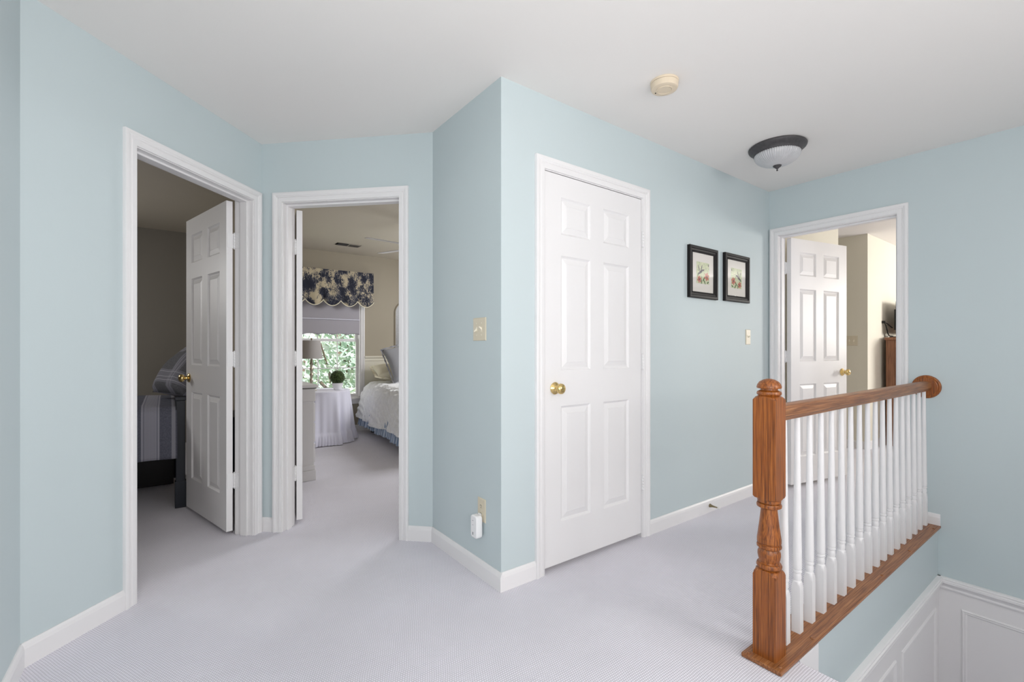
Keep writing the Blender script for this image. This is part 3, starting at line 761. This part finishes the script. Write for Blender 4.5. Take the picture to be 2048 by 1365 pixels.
# ------------------------------------------------------------------ cloth helpers
def pillow(name, w, h, t, mat, loc, rot, parent=None, n=18, seed=1, flange=0, pinch=.10):
    r2 = random.Random(seed); ph = [r2.uniform(0, 6) for _ in range(6)]
    b = MB()
    def f(side):
        def g(u, v):
            x, y = 2*u-1, 2*v-1
            k = max(0, (1-abs(x)**2.6))*max(0, (1-abs(y)**2.6)); z = t/2*k**.42
            pin = 1-pinch*(1-abs(x)**2)*(abs(y)**6)
            pin2 = 1-pinch*(1-abs(y)**2)*(abs(x)**6)
            z += .006*k*(math.sin(5*x+ph[0]+2*y)+math.sin(7*y+ph[1]-3*x))
            return (x*w/2*pin2, y*h/2*pin, side*z)
        return g
    b.grid(f(1), n, n, mat if not isinstance(mat, tuple) else mat[0]); b.grid(f(-1), n, n, mat if not isinstance(mat, tuple) else mat[1])
    if flange:
        def fr(u, v):
            a = 2*PI*u; c, s_ = math.cos(a), math.sin(a); k = 1/max(abs(c), abs(s_))
            e = v*flange
            return (c*k*(w/2+e)*.97, s_*k*(h/2+e)*.97, .010*math.sin(26*a)*v)
        b.grid(fr, 120, 2, mat if not isinstance(mat, tuple) else mat[0])
    o = b.build(name, parent, smooth='all', fix=False)
    bm = bmesh.new(); bm.from_mesh(o.data); bmesh.ops.remove_doubles(bm, verts=bm.verts, dist=.0005); bmesh.ops.recalc_face_normals(bm, faces=bm.faces); bm.to_mesh(o.data); bm.free()
    o.matrix_world = Matrix.Translation(loc) @ rot
    return o

# ------------------------------------------------------------------ dim bedroom: bed, pillow, nightstand
BD = empty('bed', (-.90, 4.62, 0)); tag(BD, 'dark framed bed with grey striped blanket in the dim bedroom', 'bed')
def lb(x0, x1, y0, y1, z0, z1, mat, name, bev=.004):
    b = MB(); b.box(x0+.90, x1+.90, y0-4.62, y1-4.62, z0, z1, mat); return b.build(name, BD, bevel=bev)
for (x, y) in ((.075, 4.14), (.075, 5.12)):
    b = MB()
    b.box(x-.028+.90, x+.028+.90, y-.028-4.62, y+.028-4.62, .16, .775, M['navy']); b.box(x-.034+.90, x+.034+.90, y-.034-4.62, y+.034-4.62, .0, .19, M['navy'])
    b.box(x-.034+.90, x+.034+.90, y-.034-4.62, y+.034-4.62, .775, .80, M['navy'])
    b.build('post', BD, bevel=.003)
for y in (4.14, 5.12): lb(-1.93, -1.87, y-.03, y+.03, 0, .55, M['navy'], 'post')
lb(.055, .095, 4.17, 5.09, .30, .74, M['navy'], 'headboard'); lb(-1.92, -1.88, 4.17, 5.09, .25, .5, M['navy'], 'footboard')
lb(-1.87, .05, 4.13, 4.155, .40, .50, M['navy'], 'side_rail'); lb(-1.86, .04, 4.80, 5.04, .02, .42, M['blackp'], 'under_bed_shade'); lb(-1.87, .05, 5.10, 5.125, .30, .42, M['navy'], 'side_rail')  # black block under the mattress stands in for the shade beneath the bed
lb(-1.86, .03, 4.16, 5.09, .42, .70, M['mattress'], 'mattress', .04)
LG = srgb(186, 186, 196)
bl = [(-.150+.90, -.045+.90, srgb(140, 140, 152), 0)]
for k in range(9): bl.append((-.128+k*.0075+.90, -.1255+k*.0075+.90, LG, 0))
bl += [(-.145+.90, -.141+.90, LG, 0), (-.054+.90, -.050+.90, LG, 0), (-.62+.90, -.50+.90, srgb(140, 140, 152), 0), (.022+.90, .045+.90, srgb(150, 150, 158), 0)]
M['blanket'] = stripes('grey_striped_linen', srgb(98, 100, 112), LG, 0, bl)
def blanket():
    b = MB()
    path = [(4.085, .36), (4.088, .45), (4.092, .55), (4.098, .65), (4.105, .70), (4.13, .735), (4.17, .745), (4.40, .75), (4.62, .755), (4.85, .75), (5.07, .745), (5.12, .735), (5.14, .69), (5.15, .50), (5.16, .36)]
    def f(u, v):
        k = v*(len(path)-1); i = min(int(k), len(path)-2); q = k-i
        y = path[i][0]*(1-q)+path[i+1][0]*q; z = path[i][1]*(1-q)+path[i+1][1]*q
        x = -1.9+1.955*u
        side = max(0, (.72-z)/.36)
        y += (-1 if y < 4.62 else 1)*side*(.012*math.sin(9*x)+.008*math.sin(21*x+1))
        z += side*.012*math.sin(4*x+.6) + .004*math.sin(13*x+7*y)
        return (x+.90, y-4.62, z)
    b.grid(f, 90, 42, M['blanket'])
    return b.build('blanket', BD, smooth='all', solid=.006)
blanket()
M['plaid'] = stripes('grey_plaid_linen', srgb(104, 105, 110), LG, 0, [(-.20, -.10, srgb(132, 132, 142), 0), (.08, .18, srgb(132, 132, 142), 0), (-.14, -.05, srgb(130, 130, 140), 1), (.14, .22, srgb(130, 130, 140), 1),
    (-.185, -.181, LG, 0), (-.16, -.156, LG, 0), (-.12, -.116, LG, 0), (.10, .104, LG, 0), (.13, .134, LG, 0), (.16, .164, LG, 0), (-.12, -.116, LG, 1), (-.09, -.086, LG, 1), (-.07, -.066, LG, 1), (.16, .164, LG, 1), (.19, .194, LG, 1)])
p = pillow('pillow', .50, .50, .25, (M['plaid'], M['sheet']), (.150, 4.45, .992), Matrix.Rotation(math.radians(22), 4, 'Z') @ Matrix.Rotation(math.radians(-48), 4, 'Y'), seed=3, pinch=.03)
tag(p, 'grey plaid pillow leaning at the head of the striped bed', 'pillow')
NS = empty('nightstand', (.395, 4.55, 0)); tag(NS, 'dark nightstand glimpsed through the hinge gap of the left door', 'nightstand')
b = MB(); b.box(-.10, .10, -.24, .24, .05, .57, M['navy']); b.build('body', NS, bevel=.003)
b = MB(); b.box(-.105, .102, -.25, .25, .57, .60, M['navy']); b.build('top', NS, bevel=.003)
for z in (.12, .34):
    b = MB(); b.box(-.112, -.100, -.22, .22, z, z+.19, M['navy']); d = b.build('drawer', NS, bevel=.002)
    b = MB(); b.lathe([(.008, 0), (.012, .012), (.001, .016)], M['brass_dk'], Matrix.Translation((-.112, 0, z+.095)) @ Matrix.Rotation(-PI/2, 4, 'Y'), n=14); b.build('knob', d)
for (x, y) in ((-.08, -.22), (.08, -.22), (-.08, .22), (.08, .22)):
    b = MB(); b.box(x-.018, x+.018, y-.018, y+.018, 0, .05, M['navy']); b.build('foot', NS)

# ------------------------------------------------------------------ window bedroom
W = empty('window_1', ((WX0+WX1)/2, YW, 0)); tag(W, 'white double hung bedroom window with divided panes', 'window', 'structure')
wx = (WX0+WX1)/2; hw = (WX1-WX0)/2
b = MB()
b.sweep([(-hw, WZ0), (-hw, WZ1), (hw, WZ1), (hw, WZ0)], [(o*.9, h) for o, h in CAS], M['white'])
b.build('casing', W, smooth=30)
b = MB()
b.box(-hw, -hw+.016, 0, .15, WZ0, WZ1, M['white']); b.box(hw-.016, hw, 0, .15, WZ0, WZ1, M['white']); b.box(-hw, hw, 0, .15, WZ1-.016, WZ1, M['white']); b.box(-hw, hw, 0, .15, WZ0, WZ0+.012, M['white'])
b.build('frame', W)
b = MB(); b.box(-hw-.075, hw+.075, -.045, .02, WZ0-.022, WZ0, M['white']); b.build('sill', W, bevel=.004)
b = MB(); b.box(-hw-.055, hw+.055, -.014, 0, WZ0-.085, WZ0-.022, M['white']); b.build('apron', W, bevel=.003)
def sash(z0, z1, y, nm):
    b = MB(); x0, x1 = -hw+.016, hw-.016; st = .032
    b.box(x0, x0+st, y, y+.03, z0, z1, M['white']); b.box(x1-st, x1, y, y+.03, z0, z1, M['white']); b.box(x0+st, x1-st, y, y+.03, z0, z0+.038, M['white']); b.box(x0+st, x1-st, y, y+.03, z1-.038, z1, M['white'])
    gx0, gx1 = x0+st, x1-st
    for k in range(1, 4):
        x = gx0+(gx1-gx0)*k/4; wd = .007 if k != 2 else .007
        b.box(x-wd, x+wd, y+.010, y+.022, z0+.038, z1-.038, M['white'])
    zc = (z0+z1)/2; b.box(gx0, gx1, y+.010, y+.022, zc-.007, zc+.007, M['white'])
    s_ = b.build(nm, W, bevel=.002)
    b = MB(); b.box(gx0, gx1, y+.014, y+.018, z0+.038, z1-.038, M['glass']); b.build('pane', s_)
sash(WZ0+.012, 1.287, .055, 'lower_sash'); sash(1.25, WZ1-.016, .09, 'upper_sash')

# roman blind
BL = empty('roman_blind', (wx, YW-.004, 0)); tag(BL, 'grey roman blind with scalloped hem half lowered over the window', 'blind')
b = MB()
def bf(u, v):
    x = -.53+1.06*u; z = 1.335+(2.10-1.335)*v
    if v < .001: z += .018*abs(math.sin(x*PI/.19+.4))**.8
    y = -.010-.008*math.sin(v*9)
    return (x, y, z)
b.grid(bf, 160, 24, M['blind']); b.build('panel', BL, smooth='all', fix=False, solid=.003)
b = MB(); b.box(-.53, .53, -.030, -.012, 1.545, 1.553, M['blind']); b.tube([(-.53, -.026, 1.549), (.53, -.026, 1.549)], .007, M['linen_w']); b.build('fold_rod', BL, smooth=40)
# toile valance
VA = empty('valance', (wx, YW, 0)); tag(VA, 'navy and beige toile balloon valance above the grey blind', 'valance')
vx0, vx1 = .96-wx, 2.31-wx
b = MB(); nsc = 6
def vf(u, v):
    # wraps the two returns of the board: u 0..1 across the front
    x = vx0+(vx1-vx0)*u; s_ = abs(math.sin(u*nsc*PI)); z0 = 1.80-.075*s_**.75
    z = z0+(2.20-z0)*(v)
    puff = math.sin(min(1, v*2.2)*PI)*.030*(.4+.6*s_)
    y = -.125-puff-.006*math.sin(u*60+v*5)*(1-v)
    return (x, y, z)
b.grid(vf, 200, 26, M['toile'])
b.grid(lambda u, v: (vx0+(vx1-vx0)*u, -.122+.012*math.sin(PI*v), 1.80-.075*abs(math.sin(u*nsc*PI))**.75+.03*v), 200, 3, M['pil_cream'])
for sx in (vx0, vx1):
    b.grid(lambda u, v, sx=sx: (sx, -.125*u-.001, 1.79+(2.20-1.79)*v), 6, 8, M['toile'])
b.grid(lambda u, v: (vx0+(vx1-vx0)*u, -.125*v-.001, 2.20), 10, 2, M['toile'])
b.build('cloth', VA, smooth='all', fix=False)
b = MB(); b.tube([(vx0+(vx1-vx0)*i/200, -.131-.002*(i % 2), 1.797-.075*abs(math.sin(i/200*nsc*PI))**.75) for i in range(201)], .006, M['pil_cream'], n=8)
b.build('piping', VA, smooth='all')
b = MB(); b.box(vx0+.005, vx1-.005, -.118, -.001, 2.178, 2.194, M['white']); b.build('board', VA)

# dresser (side panel towards the door)
DR = empty('dresser', (.822, 4.78, 0)); tag(DR, 'pale grey painted dresser behind the edge of the second door', 'dresser')
b = MB(); b.box(-.20, .206, -.50, .50, .09, .80, M['furn']); b.box(-.212, .214, -.512, .512, .69, .80, M['furn']); b.build('body', DR, bevel=.004)
b = MB(); b.box(-.215, .232, -.530, .530, .81, .835, M['furn']); b.box(-.208, .222, -.52, .52, .80, .81, M['stone']); b.build('top', DR, bevel=.004)
b = MB(); b.box(-.205, .218, -.516, .516, 0, .09, M['furn']); b.box(-.203, .213, -.51, .51, .09, .13, M['furn']); b.build('plinth', DR, bevel=.004)
for z in (.15, .33, .51):
    b = MB(); b.box(.206, .222, -.47, .47, z, z+.16, M['furn']); d = b.build('drawer', DR, bevel=.003)
    for y in (-.28, .28):
        b = MB(); b.lathe([(.007, 0), (.008, .010), (.014, .018), (.012, .026), (.001, .028)], M['nickel'], Matrix.Translation((.222, y, z+.08)) @ Matrix.Rotation(PI/2, 4, 'Y'), n=16); b.build('knob', d, smooth=40)

# table lamp on the dresser
LA = empty('table_lamp', (1.405, 5.98, .638)); tag(LA, 'slender lamp with grey drum shade in front of the bedroom window', 'lamp')
b = MB(); pr = [(.060, 0), (.062, .006), (.055, .014), (.024, .022), (.015, .034)]
for k in range(5):
    z = .05+k*.068; pr += [(.020, z), (.0235, z+.010), (.019, z+.020), (.0145, z+.030), (.0150, z+.055)]
pr += [(.012, .392), (.006, .396), (.005, .42)]
b.lathe(pr, M['nickel'], n=24); b.build('base', LA, smooth=40)
b = MB()
for dr in (0, .002):
    b.lathe([(.130-dr, .391), (.100-dr, .612)], M['shade'], n=48); b.f = b.f[:-2]; b.mi = b.mi[:-2]
b.build('shade', LA, smooth='all', fix=False)
b = MB(); b.lathe([(.002, .42), (.002, .615), (.006, .617), (.011, .626), (.011, .634), (.007, .641), (.001, .644)], M['brass_dk'], n=14); b.tube([(-.099, 0, .608), (.099, 0, .608)], .0018, M['brass_dk'], n=6); b.build('finial', LA, smooth=40)
b = MB(); b.tube([(.045, -.02, .42), (.046, -.02, .345)], .0015, M['brass_dk'], n=6); b.lathe([(.002, .325), (.008, .330), (.007, .342), (.001, .346)], M['brass_dk'], TR(.046, -.02), n=10); b.build('pull_chain', LA)

# round skirted table
TX, TY = 1.53, 6.02
TB = empty('side_table', (TX, TY, 0)); tag(TB, 'small round side table under the white floor length cloth', 'table')
b = MB(); b.lathe([(.322, .612), (.325, .616), (.325, .628), (.320, .632)], M['furn'], n=40); b.build('top', TB, smooth=40)
for k in range(3):
    a = k*2*PI/3+.4; b = MB(); b.tube([(.13*math.cos(a), .13*math.sin(a), 0), (.10*math.cos(a), .10*math.sin(a), .612)], .014, M['furn']); b.build('leg', TB)
def cloth():
    b = MB(); Rt = .328; r2 = random.Random(5); ph = [r2.uniform(0, 6.28) for _ in range(8)]
    def f(u, v):
        a = 2*PI*u
        if v < .3:
            r = Rt*v/.3; return (r*math.cos(a), r*math.sin(a), .636)
        q = (v-.3)/.7; z = .636-.628*q
        if q < .03: z = .636-.628*q*.6
        fold = .5*math.sin(11*a+ph[0]+.6*math.sin(2*a))+.35*math.sin(17*a+ph[1])+.2*math.sin(23*a+ph[2])
        amp = .046*min(1, q*1.3)**.8
        r = Rt+.004+.030*q+amp*fold
        if q > .80: r += .010+.012*math.sin(70*a)*(q-.80)/.2 + .018*(q-.8)/.2
        if .775 < q < .80: r += .004
        return (r*math.cos(a), r*math.sin(a), z)
    b.grid(f, 280, 60, M['linen_w'])
    o = b.build('tablecloth', smooth='all', fix=False); o.location = (TX, TY, 0)
    return tag(o, 'white cloth with ruffled hem draped over the round side table', 'tablecloth')
cloth()
# potted topiary
PL = empty('potted_topiary', (1.70, 5.93, .6375)); tag(PL, 'clipped green topiary ball in a white pot on the skirted table', 'plant')
b = MB(); b.lathe([(.040, 0), (.043, .003), (.060, .05), (.068, .082), (.070, .085), (.066, .086), (.060, .075), (.001, .072)], M['pot'], n=36); b.build('pot', PL, smooth=35)
def topiary():
    b = MB(); r2 = random.Random(9); R = .082; cz = .155
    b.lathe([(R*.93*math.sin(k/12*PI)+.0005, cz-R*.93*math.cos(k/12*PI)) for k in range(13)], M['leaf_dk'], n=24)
    for i in range(2600):
        z = r2.uniform(-1, 1); a = r2.uniform(0, 2*PI); s_ = math.sqrt(1-z*z); d = Vector((s_*math.cos(a), s_*math.sin(a), z))
        c = d*R*r2.uniform(.90, 1.08)+Vector((0, 0, cz)); t1 = d.orthogonal().normalized(); t1.rotate(Matrix.Rotation(r2.uniform(0, 6.28), 3, d)); t2 = d.cross(t1)
        l = .0075; t2 = (t2+d*r2.uniform(-.4, .9)).normalized()
        b.add([c-t1*l*.6, c-t2*l*.7, c+t1*l*.6, c+t2*l], [(0, 1, 2, 3)], M['leaf'])
    return b.build('foliage', PL, fix=False)
topiary()

# white bed
BW = empty('bed', (2.175, YW-.12, 0), math.radians(-4.5)); tag(BW, 'bed with white tufted coverlet and blue ruffled skirt by the window', 'bed')
# local: x to the right, y towards window (0 = head), bed x 0..1.37, y -2.0..0
b = MB(); b.box(.06, 1.33, -1.98, -.03, .36, .64, M['mattress']); b.build('mattress', BW, bevel=.04)
b = MB(); b.box(.05, 1.34, -2.0, -.02, .14, .36, M['furn']); b.build('box_base', BW)
for (x, y) in ((.1, -.1), (1.3, -.1), (.1, -1.92), (1.3, -1.92)):
    b = MB(); b.box(x-.025, x+.025, y-.025, y+.025, 0, .14, M['navy']); b.build('leg', BW)
def coverlet():
    b = MB(); r2 = random.Random(11)
    path = [(-.085, .205), (-.07, .30), (-.05, .42), (-.03, .54), (-.005, .61), (.04, .66), (.10, .685), (.3, .695), (.7, .70), (1.1, .695), (1.3, .685), (1.38, .66), (1.42, .60), (1.44, .40), (1.46, .21)]
    def f(u, v):
        k = v*(len(path)-1); i = min(int(k), len(path)-2); q = k-i
        x = path[i][0]*(1-q)+path[i+1][0]*q; z = path[i][1]*(1-q)+path[i+1][1]*q
        y = -2.06+2.06*u
        s_ = max(0, (.62-z)/.4); sg = -1 if x < .7 else 1
        x += sg*s_*(.022*math.sin(7.5*y+1)+.012*math.sin(17*y))
        z += (1-s_)*0.0+s_*.020*math.sin(3.3*y+.5)
        tuft = .011*(math.sin(34*y+5*math.sin(9*z+x))*math.sin(30*(x+z)+3*math.sin(8*y)))+r2.uniform(-.003, .003)
        return (x+sg*tuft*(.4+s_), y, z+tuft*(1-s_*.6))
    b.grid(f, 190, 130, M['quilt'])
    def foot(u, v):
        x = -.04+1.46*u; return (x, -2.06-.04*(1-v)-.015*math.sin(9*x), .21+.47*v)
    b.grid(foot, 60, 20, M['quilt'])
    return b.build('coverlet', BW, smooth='all', fix=False)
coverlet()
def skirt():
    b = MB()
    L = 2.03; nn = 420
    vs = []; uvs = []
    acc = 0; prev = None
    for i in range(nn+1):
        y = -L+L*i/nn
        for j in range(7):
            v = j/6; z = .12+.20*v+(.010*math.sin(y*9)+.006*math.sin(y*23))*(1-v)
            amp = .018*(1-v)+.006
            x = -.035-.025*(1-v)+amp*(math.sin(y*62+1.5*math.sin(y*11))+.4*math.sin(y*141))
            vs.append((x, y, z))
    fs = [(i*7+j, (i+1)*7+j, (i+1)*7+j+1, i*7+j+1) for i in range(nn) for j in range(6)]
    b.add(vs, fs, M['skirt'])
    o = b.build('bed_skirt', BW, smooth='all', fix=False)
    uv = o.data.uv_layers.new(name='UVMap')
    for l in o.data.loops:
        i = l.vertex_index//7; uv.data[l.index].uv = (i*L/nn*1.5, (l.vertex_index % 7)/6)
skirt()
RZ = lambda d: Matrix.Rotation(math.radians(d), 4, 'Z')
RXm = lambda d: Matrix.Rotation(math.radians(d), 4, 'X')
p = pillow('pillow', .62, .42, .16, M['pil_cream'], (2.56, 6.12, .835), RZ(-8) @ RXm(17), seed=4, flange=.04)
tag(p, 'cream ruffled pillow lying on the white bed', 'pillow')
p = pillow('pillow', .56, .50, .16, M['pil_grey'], (2.60, 5.85, .990), RZ(-16) @ RXm(66) @ RZ(17), seed=6, flange=.02)
tag(p, 'slate grey cushion propped in front of the cream pillow', 'pillow')

# arched wall mirror
MR = empty('arched_mirror', (2.93, YW-.001, 1.06)); tag(MR, 'pale arched wall mirror partly hidden behind the door casing', 'mirror')
pts = [(-.25, 0), (-.25, .62)]+[(-.25*math.cos(a), .62+.25*math.sin(a)*.75) for a in [PI*k/24 for k in range(1, 24)]]+[(.25, .62), (.25, 0)]
b = MB(); b.sweep(pts[::-1], [(0, 0), (0, .014), (-.005, .017), (-.010, .010), (-.014, .014), (-.018, .008), (-.018, 0)], M['taupe'], closed=True); b.build('frame', MR, smooth=30)
b = MB(); b.prism([(x, z) for x, z in pts], .003, .006, M['mirror'], RX); b.build('glass', MR)

# ceiling vent
VT = empty('ceiling_vent', (1.83, 5.93, H+.022), math.radians(0)); tag(VT, 'rectangular air vent in the window bedroom ceiling', 'vent')
b = MB(); b.sweep([(-.15, -.07), (.15, -.07), (.15, .07), (-.15, .07)], [(0, 0), (.0, .004), (.014, .008), (.018, .006), (.018, 0)], M['ceil_room'], Matrix.Rotation(-PI/2, 4, 'X') @ Matrix.Scale(-1, 4, (0, 1, 0)) @ Matrix.Scale(-1, 4, (0, 1, 0)), closed=True)
vt = b.build('frame', VT)
b = MB(); b.box(-.134, .0, -.054, .054, -.0015, -.0002, M['dark']); b.box(.0, .134, -.054, .054, -.0015, -.0002, M['ceil_room'])
for k in range(9):
    y = -.048+k*.012
    b.add([(-.134, y, -.007), (.134, y, -.007), (.134, y+.004, -.002), (-.134, y+.004, -.002)], [(0, 1, 2, 3)], M['stone'])
    b.add([(.004, y-.002, -.0085), (.134, y-.002, -.0085), (.134, y+.006, -.006), (.004, y+.006, -.006)], [(0, 1, 2, 3)], M['ceil_room'])
b.box(-.004, .004, -.054, .054, -.008, -.001, M['ceil_room'])
b.build('louvre', VT)

# ceiling fan
FN = empty('ceiling_fan', (2.113, 4.39, 0)); tag(FN, 'white ceiling fan whose blades reach into the doorway view', 'ceiling fan')
b = MB(); b.lathe([(.001, 2.12), (.05, 2.13), (.09, 2.16), (.095, 2.22), (.07, 2.26), (.02, 2.28)], M['furn'], n=32); b.build('motor', FN, smooth=40)
b = MB(); b.lathe([(.012, 2.27), (.012, 2.41), (.05, 2.42), (.06, 2.4619)], M['furn'], n=24); b.build('downrod', FN, smooth=40)
a0 = math.atan2(4.333-4.39, 1.509-2.113)
def blade_bm():
    b = MB(); b.prism([(.09, -.03), (.18, -.05), (.57, -.062), (.605, -.045), (.61, 0), (.605, .045), (.57, .062), (.18, .05), (.09, .03)], -.003, .003, M['furn'], Matrix.Translation((0, 0, 2.2)) @ Matrix.Rotation(math.radians(-9), 4, 'X')); return b
bl0 = blade_bm().build('blade', FN)
for k in range(5):
    o = bl0 if k == 0 else bl0.copy()
    if k: COL.objects.link(o); o.parent = FN
    o.rotation_euler = (0, 0, a0-k*2*PI/5)

# ------------------------------------------------------------------ right bedroom: pine chest, television
CH = empty('chest_of_drawers', (7.33, 1.54, 0)); tag(CH, 'tall red brown pine chest against the sunlit cream wall', 'chest of drawers')
b = MB(); x0, x1, y0, y1 = -.48, .48, -.24, .215
b.box(x0+.006, x1-.006, y0+.006, y1, .08, 1.25, M['pine'])
for (ya, yb) in ((y1-.085, y1), (y0, y0+.07)):
    b.box(x0, x0+.03, ya, yb, .0, 1.25, M['pine']); b.box(x1-.03, x1, ya, yb, .0, 1.25, M['pine'])
b.box(x0, x0+.02, y0+.07, y1-.085, 1.17, 1.25, M['pine']); b.box(x0, x0+.02, y0+.07, y1-.085, .06, .14, M['pine'])
b.build('body', CH, bevel=.004)
b = MB(); b.box(x0-.02, x1+.02, y0-.03, y1+.012, 1.25, 1.285, M['pine']); b.build('top', CH, bevel=.008)
for k in range(5):
    z = .12+k*.225
    b = MB(); b.box(x0+.07, x1-.07, y0-.014, y0+.004, z, z+.205, M['pine']); d = b.build('drawer', CH, bevel=.004)
    for x in (-.22, .22):
        b = MB(); b.lathe([(.009, 0), (.009, .01), (.017, .02), (.015, .03), (.001, .033)], M['pine'], Matrix.Translation((x, y0-.014, z+.10)) @ RX, n=16); b.build('knob', d, smooth=40)
TV = empty('television', (7.37, 1.675, 1.285)); tag(TV, 'black flat television standing on the pine chest, seen edge on', 'television')
b = MB(); b.box(-.42, .42, -.018, .012, .055, .43, M['blackp']); b.box(-.34, .34, .012, .045, .09, .34, M['blackp']); b.build('screen', TV, bevel=.004)
for sx in (-1, 1):
    b = MB(); b.box(sx*.34-.09, sx*.34+.09, -.07, .07, 0, .012, M['blackp']); b.box(sx*.325-.025, sx*.325+.025, -.012, .010, .012, .07, M['blackp']); b.build('foot', TV, bevel=.003)
b = MB(); b.tube([(6.965, 1.72, 1.40), (6.955, 1.73, 1.41), (6.93, 1.76, 1.45), (6.90, 1.79, 1.47), (6.91, 1.77, 1.43), (6.95, 1.762, 1.34), (7.0, 1.762, 1.308), (7.15, 1.762, 1.304)], .006, M['blackp'], n=8); b.box(6.885, 6.915, 1.775, 1.803, 1.455, 1.485, M['blackp'])
tag(b.build('power_cord', smooth=40), 'black power cord looping behind the television', 'cord')

# ------------------------------------------------------------------ garden outside the window
b = MB(); b.box(-14, 22, 7.5, 34, -3.1, -3.0, M['lawn'])
tag(b.build('ground'), 'green lawn outside below the window', 'ground', 'structure')
def tree(x, y, zc, rx, rz, n, mat, label, seed, ry=1.15):
    Tt = empty('tree', (x, y, -3)); tag(Tt, label, 'tree', group='trees outside the bedroom window')
    r2 = random.Random(seed); b = MB()
    cl = []
    for i in range(46):
        d = Vector((r2.gauss(0, 1), r2.gauss(0, 1), r2.gauss(0, 1))).normalized()*r2.uniform(.35, 1)
        cl.append(Vector((d.x*rx, d.y*ry, d.z*rz)))
    for i in range(n):
        c = cl[r2.randrange(len(cl))]; d = Vector((r2.gauss(0, 1), max(-1.8, min(1.8, r2.gauss(0, 1))), r2.gauss(0, 1)))*.30
        p_ = c+d+Vector((0, 0, zc+3)); a = Vector((r2.gauss(0, 1), r2.gauss(0, 1), r2.gauss(0, 1))).normalized(); q = a.orthogonal().normalized(); w_ = a.cross(q)
        l = r2.uniform(.05, .10)
        b.add([p_-q*l*.5, p_-w_*l, p_+q*l*.5, p_+w_*l], [(0, 1, 2, 3)], mat)
    b.build('crown', Tt, fix=False)
    b = MB(); b.tube([(0, 0, 0), (.1, 0, 1.5), (0, .1, zc+2.2), (.15, 0, zc+3+rz*.6)], .1, M['bark'], radii=[.17, .13, .09, .03])
    for i in range(9):
        e = cl[i]; b.tube([(0, .05, zc+1.8+.1*i), (e.x*.5, e.y*.5, zc+2.6+e.z*.3), (e.x, e.y, zc+3+e.z)], .03, M['bark'], n=6, radii=[.05, .03, .012])
    b.build('trunk', Tt, smooth='all')
tree(3.1, 10.8, .9, 1.5, 1.9, 2500, M['fol1'], 'leafy green tree close outside the bedroom window', 1)
tree(4.9, 14.6, 1.4, 2.4, 2.4, 2500, M['fol2'], 'yellow green tree behind the closest tree outside', 2)
tree(4.0, 18.6, -.4, 3.2, 2.4, 3200, M['fol3'], 'blue green tree farthest out beyond the other two trees', 3)

# ------------------------------------------------------------------ light
w = bpy.data.worlds.new('World'); bpy.context.scene.world = w; w.use_nodes = True
wt = w.node_tree; bg = wt.nodes['Background']
tc = wt.nodes.new('ShaderNodeTexCoord'); sp = wt.nodes.new('ShaderNodeSeparateXYZ'); wt.links.new(tc.outputs['Generated'], sp.inputs[0])
mr = wt.nodes.new('ShaderNodeMapRange'); mr.inputs['From Min'].default_value = -.3; mr.inputs['From Max'].default_value = .5
mr.inputs['To Min'].default_value = .34; mr.inputs['To Max'].default_value = 1.8
wt.links.new(sp.outputs['Y'], mr.inputs['Value']); wt.links.new(mr.outputs[0], bg.inputs[1])
bg.inputs[0].default_value = (1, .975, .96, 1)
def area(name, loc, target, size, power, color=(1, 1, 1), sy=None):
    d = bpy.data.lights.new(name, 'AREA'); d.energy = power; d.color = color; d.size = size
    if sy: d.shape = 'RECTANGLE'; d.size_y = sy
    o = bpy.data.objects.new(name, d); COL.objects.link(o); o.location = loc
    o.rotation_euler = (Vector(target)-Vector(loc)).to_track_quat('-Z', 'Y').to_euler()
    return o
area('bounce_fill', (.0, -.9, 1.2), (.2, .3, 2.44), 1.6, 44, (1, .97, .95))  # fill light added behind the camera to lift the ceiling
area('side_fill', (-.36, .35, 1.45), (1.2, 1.6, 1.1), .5, 11, (1, .97, .95), 1.3)  # unseen fill added left of the camera for the walls facing it
area('room_lamp', (8.2, -1.2, 1.7), (6.6, 1.8, 1.0), .9, 92, (1, .97, .93))
area('hall_rear_fill', (2.1, -2.0, 1.7), (-.4, 2.6, .8), 1.2, 36, (1, .97, .95))  # unseen fill added at the rear to brighten floor and left walls
area('window_bedroom_fill', (3.6, 4.6, 2.1), (1.8, 4.9, .3), .9, 46, (.98, .98, 1))  # out of view fill added to brighten the window bedroom
sd = bpy.data.lights.new('sun', 'SUN'); sd.energy = 7; sd.angle = .02; so = bpy.data.objects.new('sun', sd); COL.objects.link(so)
so.location = (0, -5, 20); so.rotation_euler = Vector((.12, .34, -1)).to_track_quat('-Z', 'Y').to_euler()
area('dim_room_fill', (-1.9, 5.4, 1.9), (.2, 3.6, .8), .6, 17, (1, .98, .95))  # added fill raising the dim bedroom's level, not a fixture

sc = bpy.context.scene
sc.view_settings.view_transform = 'Standard'; sc.view_settings.look = 'None'; sc.view_settings.exposure = .06; sc.view_settings.gamma = 1
sc.cycles.max_bounces = 8; sc.cycles.diffuse_bounces = 5; sc.cycles.transparent_max_bounces = 12
try: sc.cycles.use_denoising = True
except Exception: pass

# ------------------------------------------------------------------ camera
cam = bpy.data.cameras.new('Camera'); co = bpy.data.objects.new('Camera', cam); COL.objects.link(co)
cam.sensor_width = 36; cam.lens = 924.679/2048*36; cam.shift_y = (698.124-682.5)/2048; cam.clip_start = .05; cam.clip_end = 200
th = math.radians(53.3266)
co.location = (0, 0, 1.1487); co.rotation_euler = (PI/2, 0, th-PI/2)
sc.camera = co
